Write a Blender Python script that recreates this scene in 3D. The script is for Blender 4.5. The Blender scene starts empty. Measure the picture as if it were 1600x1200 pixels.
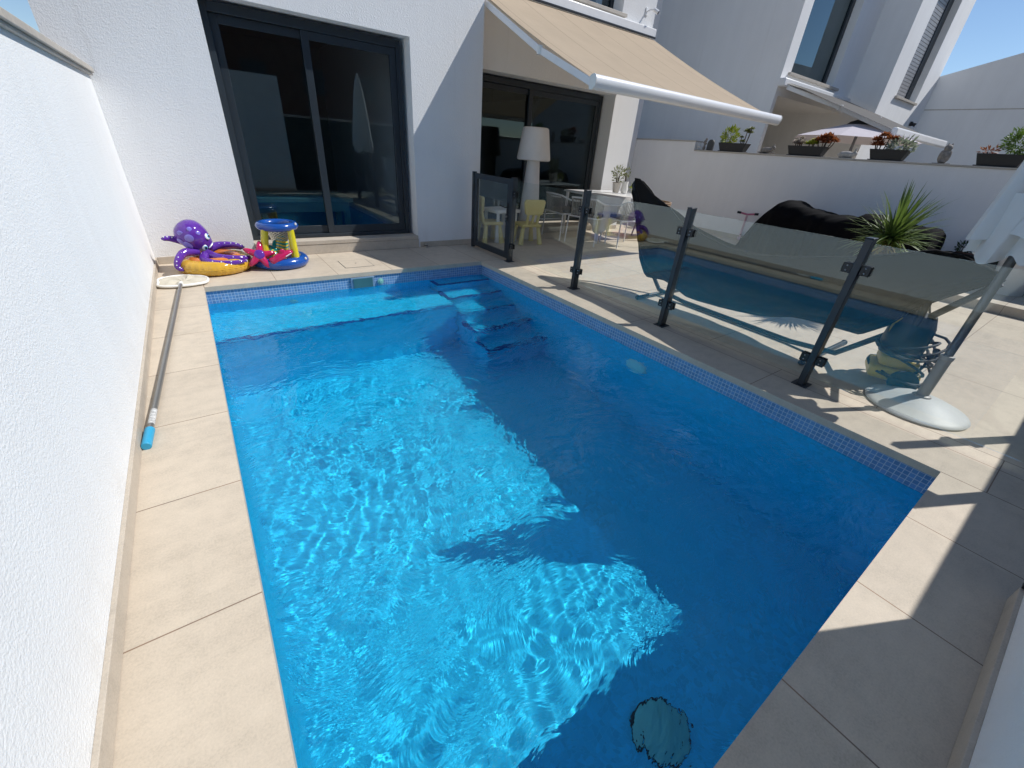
import bpy, bmesh, math, random
import numpy as np
from mathutils import Vector, Matrix, Euler
PI = math.pi
SC = bpy.context.scene
COL = SC.collection

# ------------------------------------------------------------------ camera
cam = bpy.data.cameras.new('camera')
cam.sensor_width = 36; cam.lens = 14.414; cam.clip_start = 0.02; cam.clip_end = 600
camo = bpy.data.objects.new('camera', cam); COL.objects.link(camo)
camo.location = (-2.8738, -4.6527, 1.32)
camo.rotation_euler = (1.04743094, -0.06983895, -0.61028988)
SC.camera = camo
# ------------------------------------------------------------------ sky and sun
SUN_EL, SUN_AZ = math.radians(48.1), math.radians(-26.0)      # azimuth of the sun from +x
w = bpy.data.worlds.new('World'); SC.world = w; w.use_nodes = True
sky = w.node_tree.nodes.new('ShaderNodeTexSky'); sky.sky_type = 'NISHITA'; sky.sun_disc = False
sky.sun_elevation = SUN_EL; sky.sun_rotation = math.radians(90) - SUN_AZ
sky.air_density = 0.9; sky.dust_density = 0.0; sky.ozone_density = 3.5
w.node_tree.links.new(sky.outputs[0], w.node_tree.nodes['Background'].inputs[0])
w.node_tree.nodes['Background'].inputs[1].default_value = 0.115
sl = bpy.data.lights.new('sun', 'SUN'); sl.energy = 4.4; sl.angle = math.radians(0.5); sl.color = (1.0, .98, .95)
so = bpy.data.objects.new('sun', sl); COL.objects.link(so)
sd = Vector((math.cos(SUN_EL)*math.cos(SUN_AZ), math.cos(SUN_EL)*math.sin(SUN_AZ), math.sin(SUN_EL)))
so.rotation_euler = sd.to_track_quat('Z', 'Y').to_euler()
sl.cycles.is_caustics_light = True
SC.view_settings.view_transform = 'Standard'; SC.view_settings.look = 'None'
SC.view_settings.exposure = 0.0; SC.view_settings.gamma = 1.0
SC.cycles.use_denoising = True
SC.cycles.max_bounces = 16; SC.cycles.diffuse_bounces = 8; SC.cycles.transparent_max_bounces = 24; SC.cycles.transmission_bounces = 10
SC.cycles.caustics_refractive = True; SC.cycles.caustics_reflective = True
SC.cycles.sample_clamp_indirect = 6.0

# ------------------------------------------------------------------ materials
class NT:
    def __init__(s, name):
        s.m = bpy.data.materials.new(name); s.m.use_nodes = True; s.t = s.m.node_tree
        s.b = s.t.nodes['Principled BSDF']; s.o = s.t.nodes['Material Output']
    def n(s, typ, **kw):
        x = s.t.nodes.new(typ)
        for k, v in kw.items(): setattr(x, k, v)
        return x
    def l(s, a, b): s.t.links.new(a, b)
    def math(s, op, a, b=None, clamp=False):
        x = s.n('ShaderNodeMath', operation=op); x.use_clamp = clamp
        for i, v in enumerate((a, b)):
            if v is None: continue
            if isinstance(v, (int, float)): x.inputs[i].default_value = v
            else: s.l(v, x.inputs[i])
        return x.outputs[0]
    def mix(s, fac, a, b):
        x = s.n('ShaderNodeMix', data_type='RGBA')
        for sock, v in ((x.inputs[0], fac), (x.inputs[6], a), (x.inputs[7], b)):
            if isinstance(v, (int, float)): sock.default_value = v
            elif isinstance(v, tuple): sock.default_value = (*v[:3], 1)
            else: s.l(v, sock)
        return x.outputs[2]
    def coord(s): return s.n('ShaderNodeTexCoord').outputs['Object']
    def noise(s, vec, scale, detail=4, rough=.55):
        x = s.n('ShaderNodeTexNoise'); x.inputs['Scale'].default_value = scale
        x.inputs['Detail'].default_value = detail; x.inputs['Roughness'].default_value = rough
        s.l(vec, x.inputs['Vector']); return x.outputs['Fac']
    def ramp(s, fac, stops):
        x = s.n('ShaderNodeValToRGB'); e = x.color_ramp.elements
        while len(e) < len(stops): e.new(.5)
        for i, (p, c) in enumerate(stops): e[i].position = p; e[i].color = (*c, 1)
        s.l(fac, x.inputs[0]); return x.outputs[0]
    def bump(s, h, strength, dist):
        x = s.n('ShaderNodeBump'); x.inputs['Strength'].default_value = strength; x.inputs['Distance'].default_value = dist
        s.l(h, x.inputs['Height']); s.l(x.outputs[0], s.b.inputs['Normal']); return x

def plain(name, c, rough=.5, metal=0, var=.08, vscale=6, bump=0, bscale=40, coat=0, spec=.5, trans=0, sheen=0):
    k = NT(name); co = k.coord(); f = k.noise(co, vscale, 5)
    lo = tuple(x*(1-var) for x in c); hi = tuple(min(1, x*(1+var)) for x in c)
    k.l(k.ramp(f, [(.3, lo), (.7, hi)]), k.b.inputs['Base Color'])
    k.b.inputs['Roughness'].default_value = rough; k.b.inputs['Metallic'].default_value = metal
    k.b.inputs['Coat Weight'].default_value = coat; k.b.inputs['Specular IOR Level'].default_value = spec
    if sheen: k.b.inputs['Sheen Weight'].default_value = sheen
    if bump: k.bump(k.noise(co, bscale, 3), bump, .004)
    return k.m

def stucco(name, c=(.80, .80, .795), strength=.34, scale=125, stain=.06):
    k = NT(name); co = k.coord()
    a = k.noise(co, scale, 3, .6)
    vor = k.n('ShaderNodeTexVoronoi', feature='SMOOTH_F1'); vor.inputs['Scale'].default_value = scale*.8
    wob = k.n('ShaderNodeMix', data_type='VECTOR'); wob.inputs[0].default_value = .03
    k.l(co, wob.inputs[4]); nz = k.n('ShaderNodeTexNoise'); nz.inputs['Scale'].default_value = 40; k.l(co, nz.inputs['Vector']); k.l(nz.outputs['Color'], wob.inputs[5])
    k.l(wob.outputs[1], vor.inputs['Vector'])
    h = k.math('ADD', k.math('MULTIPLY', a, .6), k.math('MULTIPLY', vor.outputs['Distance'], .7))
    k.bump(h, strength, .012)
    big = k.noise(co, .9, 5); mp = k.n('ShaderNodeMapping'); mp.inputs['Scale'].default_value = (3, 3, .25); k.l(co, mp.inputs['Vector'])
    streak = k.noise(mp.outputs[0], 2.0, 4)
    f = k.math('ADD', k.math('MULTIPLY', big, .6), k.math('MULTIPLY', streak, .4))
    base = k.ramp(f, [(.3, tuple(x*(1-stain) for x in c)), (.65, c)])
    sp = k.n('ShaderNodeSeparateXYZ'); k.l(co, sp.inputs[0]); sn = k.noise(co, 5.5, 5, .65)
    mud = k.math('MULTIPLY', k.math('MULTIPLY', k.math('SUBTRACT', .34, sp.outputs[2]), 2.6, True), k.math('MULTIPLY', k.math('SUBTRACT', sn, .5), 4.0, True))
    base = k.mix(k.math('MULTIPLY', mud, .30), base, (.42, .37, .30))
    md = k.n('ShaderNodeMapping'); md.inputs['Scale'].default_value = (7, 7, .35); k.l(co, md.inputs['Vector'])
    drip = k.math('MULTIPLY', k.math('MULTIPLY', k.math('SUBTRACT', sp.outputs[2], .95), 1.2, True), k.math('MULTIPLY', k.math('SUBTRACT', k.noise(md.outputs[0], 1.5, 4, .6), .60), 4.0, True))
    base = k.mix(k.math('MULTIPLY', drip, .16), base, (.45, .43, .39))
    k.l(base, k.b.inputs['Base Color'])
    k.b.inputs['Roughness'].default_value = .9; k.b.inputs['Specular IOR Level'].default_value = .2
    return k.m

def lines(k, v, period, off, width):
    """1 on joint lines of the given period"""
    p = k.math('ADD', v, -off + 1000*period)
    m = k.math('MODULO', p, period)
    d = k.math('MINIMUM', m, k.math('SUBTRACT', period, m))
    return k.math('LESS_THAN', d, width/2)

def stone_tile(name, px=1.24, ox=.475, py=.6067, oy=-2.95, extra=(.325,), c=(.55, .47, .37), joint=True):
    k = NT(name); co = k.coord(); s = k.n('ShaderNodeSeparateXYZ'); k.l(co, s.inputs[0])
    X, Y = s.outputs[0], s.outputs[1]
    n1 = k.noise(co, 2.2, 6, .6); n2 = k.noise(co, 150, 3, .75); n3 = k.noise(co, 14, 5, .65)
    mp = k.n('ShaderNodeMapping'); mp.inputs['Scale'].default_value = (1.2, 9, 4); mp.inputs['Rotation'].default_value = (0, 0, .1); k.l(co, mp.inputs['Vector'])
    n4 = k.noise(mp.outputs[0], 1.6, 5, .6)
    f = k.math('ADD', k.math('ADD', k.math('MULTIPLY', n1, .26), k.math('MULTIPLY', n3, .24)), k.math('ADD', k.math('MULTIPLY', n2, .34), k.math('MULTIPLY', n4, .16)))
    base = k.ramp(f, [(.39, tuple(x*.80 for x in c)), (.5, c), (.61, tuple(min(1, x*1.12) for x in c))])
    if joint:
        gt = lambda v, t: k.math('GREATER_THAN', v, t)
        left = k.math('SUBTRACT', 1.0, gt(X, -3.0)); right = gt(X, 0.0)
        far = k.math('MULTIPLY', gt(Y, 0.0), k.math('SUBTRACT', 1.0, k.math('MAXIMUM', left, right)))
        near = k.math('MULTIPLY', k.math('SUBTRACT', 1.0, gt(Y, -4.66)), k.math('SUBTRACT', 1.0, k.math('MAXIMUM', left, right)))
        wide = gt(X, .475); cop = k.math('SUBTRACT', right, wide)
        jl = k.math('MULTIPLY', left, lines(k, Y, .6067, -2.95, .0045))
        jl = k.math('MAXIMUM', jl, k.math('MULTIPLY', far, lines(k, X, .6, -1.8, .005)))
        jl = k.math('MAXIMUM', jl, k.math('MULTIPLY', near, lines(k, X, .6, -1.777, .005)))
        jl = k.math('MAXIMUM', jl, k.math('MULTIPLY', wide, k.math('MAXIMUM', lines(k, X, 1.24, .475, .006), lines(k, Y, 1.213, -.59, .005))))
        jl = k.math('MAXIMUM', jl, k.math('MULTIPLY', cop, lines(k, Y, 1.213, -1.197, .005)))
        for e in (0.0, .325, .475, -3.0):
            d = k.math('LESS_THAN', k.math('ABSOLUTE', k.math('ADD', X, -e)), .003)
            if e in (0.0, -3.0): d = k.math('MULTIPLY', d, k.math('MAXIMUM', gt(Y, 0.0), k.math('SUBTRACT', 1.0, gt(Y, -4.66))))
            jl = k.math('MAXIMUM', jl, d)
        cell = k.math('ADD', k.math('ADD', k.math('MULTIPLY', left, k.math('FLOOR', k.math('DIVIDE', k.math('ADD', Y, 2.95), .6067))), k.math('MULTIPLY', k.math('ADD', near, far), k.math('FLOOR', k.math('DIVIDE', k.math('ADD', X, 1.8), .6)))),
                     k.math('MULTIPLY', right, k.math('ADD', k.math('MULTIPLY', k.math('FLOOR', k.math('DIVIDE', k.math('ADD', X, -.475), 1.24)), 3.7), k.math('FLOOR', k.math('DIVIDE', k.math('ADD', Y, .59), 1.213)))))
        wn = k.n('ShaderNodeTexWhiteNoise', noise_dimensions='1D'); k.l(cell, wn.inputs['W'])
        tone = k.math('ADD', k.math('MULTIPLY', wn.outputs['Value'], .07), .965)
        sc = k.n('ShaderNodeVectorMath', operation='SCALE'); k.l(base, sc.inputs[0]); k.l(tone, sc.inputs['Scale']); base = sc.outputs[0]
        jc = k.ramp(k.noise(co, 3.3, 4), [(.35, (.30, .19, .12)), (.65, (.16, .125, .10))])
        base = k.mix(jl, base, jc)
        k.bump(k.math('ADD', k.math('MULTIPLY', n2, .25), k.math('MULTIPLY', jl, -1.0)), .25, .004)
    else:
        k.bump(n2, .2, .003)
    k.l(base, k.b.inputs['Base Color']); k.b.inputs['Roughness'].default_value = .62; k.b.inputs['Specular IOR Level'].default_value = .35
    return k.m

def mosaic(name, ax, c=(.03, .52, .775), grout=(.04, .54, .775), pitch=.0275):
    k = NT(name); co = k.coord(); s = k.n('ShaderNodeSeparateXYZ'); k.l(co, s.inputs[0])
    A, B = s.outputs[ax[0]], s.outputs[ax[1]]
    g = k.math('MAXIMUM', lines(k, A, pitch, 0, .0036), lines(k, B, pitch, 0, .0036))
    cell = k.math('ADD', k.math('MULTIPLY', k.math('FLOOR', k.math('DIVIDE', k.math('ADD', A, 1000*pitch), pitch)), 17.3), k.math('FLOOR', k.math('DIVIDE', k.math('ADD', B, 1000*pitch), pitch)))
    wn = k.n('ShaderNodeTexWhiteNoise', noise_dimensions='1D'); k.l(cell, wn.inputs['W'])
    col = k.ramp(wn.outputs['Value'], [(0, tuple(x*.86 for x in c)), (.5, c), (1, tuple(min(1, x*1.14) for x in c))])
    k.l(k.mix(g, col, grout), k.b.inputs['Base Color'])
    k.b.inputs['Roughness'].default_value = .22
    k.bump(g, .2, -.002)
    return k.m

def glass_pane(name, tint=(.93, .965, .955), ior=1.5, boost=1.0):
    k = NT(name); k.t.nodes.remove(k.b)
    tr = k.n('ShaderNodeBsdfTransparent'); tr.inputs[0].default_value = (*tint, 1)
    gl = k.n('ShaderNodeBsdfGlossy'); gl.inputs['Roughness'].default_value = 0.0; gl.inputs[0].default_value = (.82, .97, 1, 1)
    ge = k.n('ShaderNodeNewGeometry')               # the pane's far face sees the same air-to-glass step
    fr = k.n('ShaderNodeFresnel'); k.l(k.math('ADD', ior, k.math('MULTIPLY', ge.outputs['Backfacing'], 1/ior-ior)), fr.inputs['IOR'])
    f = k.math('MULTIPLY', fr.outputs[0], boost, True)
    mx = k.n('ShaderNodeMixShader'); k.l(f, mx.inputs[0]); k.l(tr.outputs[0], mx.inputs[1]); k.l(gl.outputs[0], mx.inputs[2])
    k.l(mx.outputs[0], k.o.inputs[0]); return k.m

def vinyl(name, c, alpha=.0, rough=.12):
    """shiny inflated plastic; alpha = share that light passes through"""
    k = NT(name); co = k.coord(); f = k.noise(co, 9, 4)
    k.l(k.ramp(f, [(.3, tuple(x*.85 for x in c)), (.7, c)]), k.b.inputs['Base Color'])
    k.b.inputs['Roughness'].default_value = rough; k.b.inputs['Coat Weight'].default_value = .4; k.b.inputs['Coat Roughness'].default_value = .05
    k.bump(k.noise(co, 26, 3), .25, .006)
    if alpha:
        tr = k.n('ShaderNodeBsdfTransparent'); tr.inputs[0].default_value = (*[min(1, x**.5*1.2) for x in c], 1)
        mx = k.n('ShaderNodeMixShader'); mx.inputs[0].default_value = alpha
        k.l(k.b.outputs[0], mx.inputs[1]); k.l(tr.outputs[0], mx.inputs[2]); k.l(mx.outputs[0], k.o.inputs[0])
    return k.m

def cloth(name, c, translucent=.3, stripes=None, scale=300):
    k = NT(name); co = k.coord(); col = k.ramp(k.noise(co, 3, 5), [(.3, tuple(x*.93 for x in c)), (.7, c)])
    if stripes:
        s = k.n('ShaderNodeSeparateXYZ'); k.l(co, s.inputs[0])
        wide = k.math('SINE', k.math('MULTIPLY', s.outputs[0], 2*PI/stripes[0])); 
        fine = k.noise(co, 1, 1)
        mp = k.n('ShaderNodeMapping'); mp.inputs['Scale'].default_value = (14, .05, .05); k.l(co, mp.inputs['Vector'])
        band = k.noise(mp.outputs[0], 1.0, 3)
        j = lines(k, s.outputs[0], stripes[0], stripes[1], .016)
        col = k.mix(k.math('MULTIPLY', j, .65), col, tuple(x*.55 for x in c))
        col = k.mix(k.math('MULTIPLY', k.math('SUBTRACT', band, .5), 1.3, True), col, tuple(x*.86 for x in c))
    wv = k.noise(co, scale, 2)
    k.l(col, k.b.inputs['Base Color']); k.b.inputs['Roughness'].default_value = .85; k.b.inputs['Specular IOR Level'].default_value = .15
    k.bump(wv, .25, .002)
    if translucent:
        t = k.n('ShaderNodeBsdfTranslucent'); k.l(col, t.inputs[0])
        mx = k.n('ShaderNodeMixShader'); mx.inputs[0].default_value = translucent
        k.l(k.b.outputs[0], mx.inputs[1]); k.l(t.outputs[0], mx.inputs[2]); k.l(mx.outputs[0], k.o.inputs[0])
    return k.m

def leaf(name, c, c2):
    k = NT(name); co = k.coord(); g = k.n('ShaderNodeNewGeometry')
    k.l(k.ramp(k.math('ADD', k.math('MULTIPLY', g.outputs['Random Per Island'], .8), k.math('MULTIPLY', k.noise(co, 30, 3), .2)), [(.1, c), (.9, c2)]), k.b.inputs['Base Color'])
    k.b.inputs['Roughness'].default_value = .5
    t = k.n('ShaderNodeBsdfTranslucent'); t.inputs[0].default_value = (c2[0]*1.2, c2[1]*1.3, c2[2], 1)
    mx = k.n('ShaderNodeMixShader'); mx.inputs[0].default_value = .25
    k.l(k.b.outputs[0], mx.inputs[1]); k.l(t.outputs[0], mx.inputs[2]); k.l(mx.outputs[0], k.o.inputs[0])
    return k.m

M = {}
M['stucco'] = stucco('white_stucco')
M['stucco_fine'] = stucco('white_render', (.80, .805, .80), .26, 150)
M['stucco_far'] = stucco('white_render_far', (.86, .86, .855), .2, 60, .08)
M['tile'] = stone_tile('stone_tile')
M['stone'] = stone_tile('stone_trim', joint=False, c=(.48, .42, .345))
M['coping'] = stone_tile('stone_coping', joint=False, c=(.47, .43, .375))
M['mos_floor'] = mosaic('mosaic_floor', (0, 1)); M['mos_x'] = mosaic('mosaic_side', (1, 2)); M['mos_y'] = mosaic('mosaic_end', (0, 2))
BC, BG = (.13, .27, .50), (.46, .56, .66)
M['band_x'] = mosaic('waterline_side', (1, 2), BC, BG); M['band_y'] = mosaic('waterline_end', (0, 2), BC, BG)
DKB = (.012, .075, .26)
M['mos_dark'] = mosaic('mosaic_dark', (0, 1), DKB, (.05, .12, .3))
M['alu'] = plain('anthracite_aluminium', (.022, .030, .038), .38, .0, .06, 3, .04, 300, spec=.5)
M['black'] = plain('black_plastic', (.012, .012, .013), .4)
M['rubber'] = plain('black_rubber', (.018, .018, .02), .7)
M['glass'] = glass_pane('fence_glass', (.98, .993, .987), 1.5, 1.25)
M['door_glass'] = glass_pane('door_glass', (.74, .78, .80), 1.5, 1.7)
M['terrace_glass'] = glass_pane('terrace_door_glass', (.5, .54, .56), 1.5, 1.0)
M['window_glass'] = glass_pane('window_glass', (.35, .4, .44), 1.55, 1.5)
M['white_metal'] = plain('white_painted_metal', (.8, .8, .8), .3, 0, .03, spec=.5, coat=.2)
M['steel'] = plain('brushed_steel', (.55, .55, .54), .3, 1.0)
M['chrome_dark'] = plain('dark_chrome', (.25, .25, .25), .2, 1.0)
M['white_plastic'] = plain('white_plastic', (.78, .77, .73), .45, 0, .04)
M['lamp_plastic'] = plain('lamp_plastic', (.72, .70, .67), .5, 0, .03)
M['awning'] = cloth('tan_awning_cloth', (.52, .42, .31), .22, (.62, .1))
M['grey_awning'] = cloth('grey_awning_cloth', (.14, .135, .13), .04, (.6, .2))
M['parasol_cloth'] = cloth('white_parasol_cloth', (.82, .82, .80), .15)
M['lilac_cloth'] = cloth('pale_lilac_cloth', (.62, .58, .62), .1)
M['cover'] = plain('black_cover_cloth', (.005, .005, .006), .85, 0, .15, 5, .35, 14, spec=.08)
M['hammock'] = plain('charcoal_cloth', (.009, .009, .010), .8, 0, .15, 5, .3, 14, spec=.2)
M['yellow_toy'] = plain('pale_yellow_plastic', (.72, .61, .24), .45, 0, .04)
M['grey_paint'] = plain('grey_parasol_base', (.46, .47, .45), .55, 0, .1, 4, .15, 60)
M['grey_pole'] = plain('grey_pole_paint', (.16, .16, .165), .4, .3, .06)
M['pole_alu'] = plain('anodised_pole', (.30, .295, .28), .38, .75, .07)
M['blue_grip'] = plain('blue_grip', (.03, .33, .55), .45, 0, .06)
M['net'] = cloth('off_white_net', (.68, .63, .52), .2)
M['rope'] = plain('greige_rope', (.36, .32, .27), .8, 0, .2, 40)
M['cushion'] = plain('grey_cushion', (.13, .13, .14), .85, 0, .1, 20)
M['table_cloth'] = cloth('white_table_cloth', (.78, .77, .74), .2)
M['ceramic'] = plain('cream_ceramic', (.55, .51, .45), .5)
M['terracotta'] = plain('brown_earth', (.12, .05, .03), .9, bump=.4)
M['anth_planter'] = plain('dark_planter', (.018, .019, .02), .55, 0, .1)
M['stone_grey'] = plain('weathered_stone', (.23, .21, .19), .85, 0, .35, 25, .5, 50)
M['stone_light'] = plain('pale_weathered_stone', (.42, .40, .37), .85, 0, .3, 25, .5, 50)
M['slate'] = plain('slate_grey', (.05, .055, .06), .6)
M['kaercher_yellow'] = plain('machine_yellow', (.62, .43, .03), .4, 0, .06)
M['pink'] = plain('pink_plastic', (.55, .16, .25), .4)
M['pale_pink'] = plain('pale_pink_plastic', (.66, .45, .52), .4)
M['purple'] = vinyl('purple_vinyl', (.13, .035, .36), .12)
M['lilac'] = vinyl('lilac_spot_vinyl', (.22, .18, .62))
M['yellow_vinyl'] = vinyl('yellow_vinyl', (.72, .42, .04), .08)
M['orange_vinyl'] = vinyl('orange_vinyl', (.72, .22, .04), .1)
M['blue_vinyl'] = vinyl('blue_vinyl', (.01, .08, .36), .0, .2)
M['lemon_vinyl'] = vinyl('lemon_vinyl', (.72, .62, .03), .05)
M['magenta_vinyl'] = vinyl('magenta_vinyl', (.62, .02, .13), .22)
M['teal_vinyl'] = vinyl('teal_vinyl', (.01, .28, .25), .25)
M['eye_white'] = plain('eye_white', (.75, .8, .82), .2)
M['eye_blue'] = plain('eye_blue', (.12, .38, .62), .2)
M['eye_black'] = plain('eye_black', (.006, .006, .008), .15)
M['wicker'] = plain('wicker', (.28, .19, .12), .75, 0, .4, 60, .6, 90)
M['yucca'] = leaf('yucca_leaf', (.030, .075, .014), (.15, .21, .05))
M['green'] = leaf('bright_leaf', (.12, .20, .015), (.34, .36, .04))
M['olive'] = leaf('olive_leaf', (.10, .12, .05), (.26, .27, .12))
M['rust'] = leaf('rust_leaf', (.16, .03, .012), (.36, .12, .05))
M['sage'] = leaf('sage_leaf', (.16, .19, .15), (.36, .38, .32))
M['pinkish'] = leaf('pale_rosy_leaf', (.26, .20, .18), (.50, .42, .40))
M['mid_green'] = leaf('mid_green_leaf', (.05, .12, .02), (.17, .26, .05))
M['dark_green'] = leaf('dark_green_leaf', (.012, .03, .008), (.04, .08, .02))
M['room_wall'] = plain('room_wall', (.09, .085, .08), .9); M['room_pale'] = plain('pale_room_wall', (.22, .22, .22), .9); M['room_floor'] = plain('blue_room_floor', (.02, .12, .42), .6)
M['teal_paint'] = plain('teal_table_paint', (.09, .27, .26), .5)
M['brown_block'] = plain('brown_brick_far', (.13, .065, .04), .9, 0, .2, 8)
M['shutter'] = plain('grey_shutter', (.30, .30, .31), .5, .2)
M['bark'] = plain('bark', (.09, .06, .04), .9, bump=.5)
M['grate'] = plain('pale_green_plastic', (.22, .50, .45), .5)

# ------------------------------------------------------------------ mesh builder
class MB:
    def __init__(s): s.v = []; s.f = []
    def add(s, vs, fs):
        o = len(s.v); s.v += [tuple(v) for v in vs]; s.f += [tuple(i+o for i in f) for f in fs]; return s
    def box(s, x0, x1, y0, y1, z0, z1, mat=None):
        vs = [(x, y, z) for z in (z0, z1) for y in (y0, y1) for x in (x0, x1)]
        if mat is not None: vs = [mat @ Vector(v) for v in vs]
        return s.add(vs, [(0, 2, 3, 1), (4, 5, 7, 6), (0, 1, 5, 4), (2, 6, 7, 3), (0, 4, 6, 2), (1, 3, 7, 5)])
    def quad(s, a, b, c, d): return s.add([a, b, c, d], [(0, 1, 2, 3)])
    def tube(s, path, r, n=12, closed=False, cap=True):
        P = [Vector(p) for p in path]; m = len(P); rr = r if isinstance(r, (list, tuple)) else [r]*m
        vs = []; fs = []; up = None
        for i in range(m):
            if closed: t = P[(i+1) % m]-P[i-1]
            else: t = P[min(i+1, m-1)]-P[max(i-1, 0)]
            t.normalize()
            if up is None: up = t.orthogonal().normalized()
            else: up = (up - t*up.dot(t)).normalized()
            q = t.cross(up)
            for k in range(n):
                a = 2*PI*k/n; vs.append(P[i]+(up*math.cos(a)+q*math.sin(a))*rr[i])
        for i in range(m if closed else m-1):
            j = (i+1) % m
            for k in range(n): fs.append((i*n+k, i*n+(k+1) % n, j*n+(k+1) % n, j*n+k))
        if cap and not closed: fs += [tuple(range(n-1, -1, -1)), tuple((m-1)*n+k for k in range(n))]
        return s.add(vs, fs)
    def lathe(s, prof, n=32, mat=None, wob=None):
        vs = []; fs = []; m = len(prof)
        for i, (r, z) in enumerate(prof):
            for k in range(n):
                a = 2*PI*k/n; q = r*(wob(a, i) if wob else 1)
                v = Vector((q*math.cos(a), q*math.sin(a), z)); vs.append(mat @ v if mat is not None else v)
        for i in range(m-1):
            for k in range(n): fs.append((i*n+k, i*n+(k+1) % n, (i+1)*n+(k+1) % n, (i+1)*n+k))
        if prof[0][0] > 1e-6: fs.append(tuple(range(n-1, -1, -1)))
        if prof[-1][0] > 1e-6: fs.append(tuple((m-1)*n+k for k in range(n)))
        return s.add(vs, fs)
    def ball(s, c, r, mat=None, nu=20, nv=12):
        r = (r, r, r) if isinstance(r, (int, float)) else r
        T = Matrix.Translation(c) @ (mat.to_4x4() if mat is not None else Matrix.Identity(4)) @ Matrix.Diagonal((*r, 1))
        return s.lathe([(math.sin(PI*i/nv)+1e-7*(i in (0, nv)), -math.cos(PI*i/nv)) for i in range(nv+1)], nu, T)
    def torus(s, c, R, r, n=40, m=14, mat=None, sz=1.0, wr=0):
        T = Matrix.Translation(c) @ (mat.to_4x4() if mat is not None else Matrix.Identity(4)); vs = []; fs = []
        for i in range(n):
            a = 2*PI*i/n; rq = r*(1+wr*math.sin(i*9.0))
            for k in range(m):
                b = 2*PI*k/m; q = R+rq*math.cos(b)*(1+wr*math.sin(a*36)); vs.append(T @ Vector((q*math.cos(a), q*math.sin(a), rq*math.sin(b)*sz)))
        for i in range(n):
            for k in range(m): fs.append((i*m+k, ((i+1) % n)*m+k, ((i+1) % n)*m+(k+1) % m, i*m+(k+1) % m))
        return s.add(vs, fs)
    def blade(s, base, direction, length, width, droop=0, seg=4, fold=.25):
        """a tapering pointed leaf"""
        d = Vector(direction).normalized(); side = d.cross(Vector((0, 0, 1)))
        if side.length < 1e-3: side = Vector((1, 0, 0))
        side.normalize(); nrm = side.cross(d); vs = []; p = Vector(base)
        for i in range(seg+1):
            t = i/seg; wd = width*(1-t)**.8*(.6+.4*min(1, t*4))/2
            vs += [p-side*wd+nrm*wd*fold, p, p+side*wd+nrm*wd*fold]
            d = (d+Vector((0, 0, -droop/seg))).normalized(); p = p+d*(length/seg)
        fs = []
        for i in range(seg):
            for k in range(2): fs.append((i*3+k, i*3+k+1, i*3+k+4, i*3+k+3))
        return s.add(vs, fs)
    def leafq(s, c, d, up, l, wd):
        d = Vector(d).normalized(); q = d.cross(Vector(up))
        if q.length < 1e-3: q = d.orthogonal()
        q.normalize(); c = Vector(c); n = d.cross(q)*(.18*wd)
        return s.add([c, c+d*l*.45-q*wd/2+n, c+d*l, c+d*l*.45+q*wd/2+n], [(0, 1, 2), (0, 2, 3)])
    def build(s, name, mat, parent=None, smooth=True, angle=35, bevel=0, seg=2, label=None):
        me = bpy.data.meshes.new(name); me.from_pydata(s.v, [], s.f)
        mats = mat if isinstance(mat, (list, tuple)) else [mat]
        for x in mats: me.materials.append(x)
        if smooth:
            me.polygons.foreach_set('use_smooth', [True]*len(me.polygons)); me.set_sharp_from_angle(angle=math.radians(angle))
        me.update()
        o = bpy.data.objects.new(name, me); COL.objects.link(o)
        if parent is not None: o.parent = parent
        if bevel:
            b = o.modifiers.new('bevel', 'BEVEL'); b.width = bevel; b.segments = seg; b.limit_method = 'ANGLE'; b.angle_limit = math.radians(40); b.harden_normals = False
        if label: o['label'] = label
        return o

def thing(name, label, cat, loc=(0, 0, 0), rz=0, group=None, rot=None, scale=1):
    o = bpy.data.objects.new(name, None); COL.objects.link(o); o.empty_display_size = .1
    o.location = loc; o.rotation_euler = rot if rot else (0, 0, rz); o.scale = (scale,)*3
    return tag(o, label, cat, group)
def tag(o, label, cat, group=None):
    o['label'] = label; o['category'] = cat
    if group: o['group'] = group
    return o
def struct(o, kind='structure'): o['kind'] = kind; return o
def copy_thing(o, loc, rz, label, group=None):
    c = o.copy(); COL.objects.link(c); c.location = loc; c.rotation_euler = (0, 0, rz); c['label'] = label
    if group: c['group'] = group
    def rec(src, dst):
        for ch in [x for x in src.children]:
            d = ch.copy(); COL.objects.link(d); d.parent = dst; rec(ch, d)
    rec(o, c); return c

# ================================================================== GROUND
PX0, PX1, PY0, PY1 = -3.0, 0.0, -4.66, 0.0      # inner edge of the pool
WL = -.165                                       # water level
mb = MB()
R0 = (-3.6, 14.2, -6.4, 8.0)
a, b, c, d = R0
mb.add([(a, c, 0), (b, c, 0), (b, d, 0), (a, d, 0), (PX0, PY0, 0), (PX1, PY0, 0), (PX1, PY1, 0), (PX0, PY1, 0)],
       [(0, 1, 5, 4), (1, 2, 6, 5), (2, 3, 7, 6), (3, 0, 4, 7)])
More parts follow.
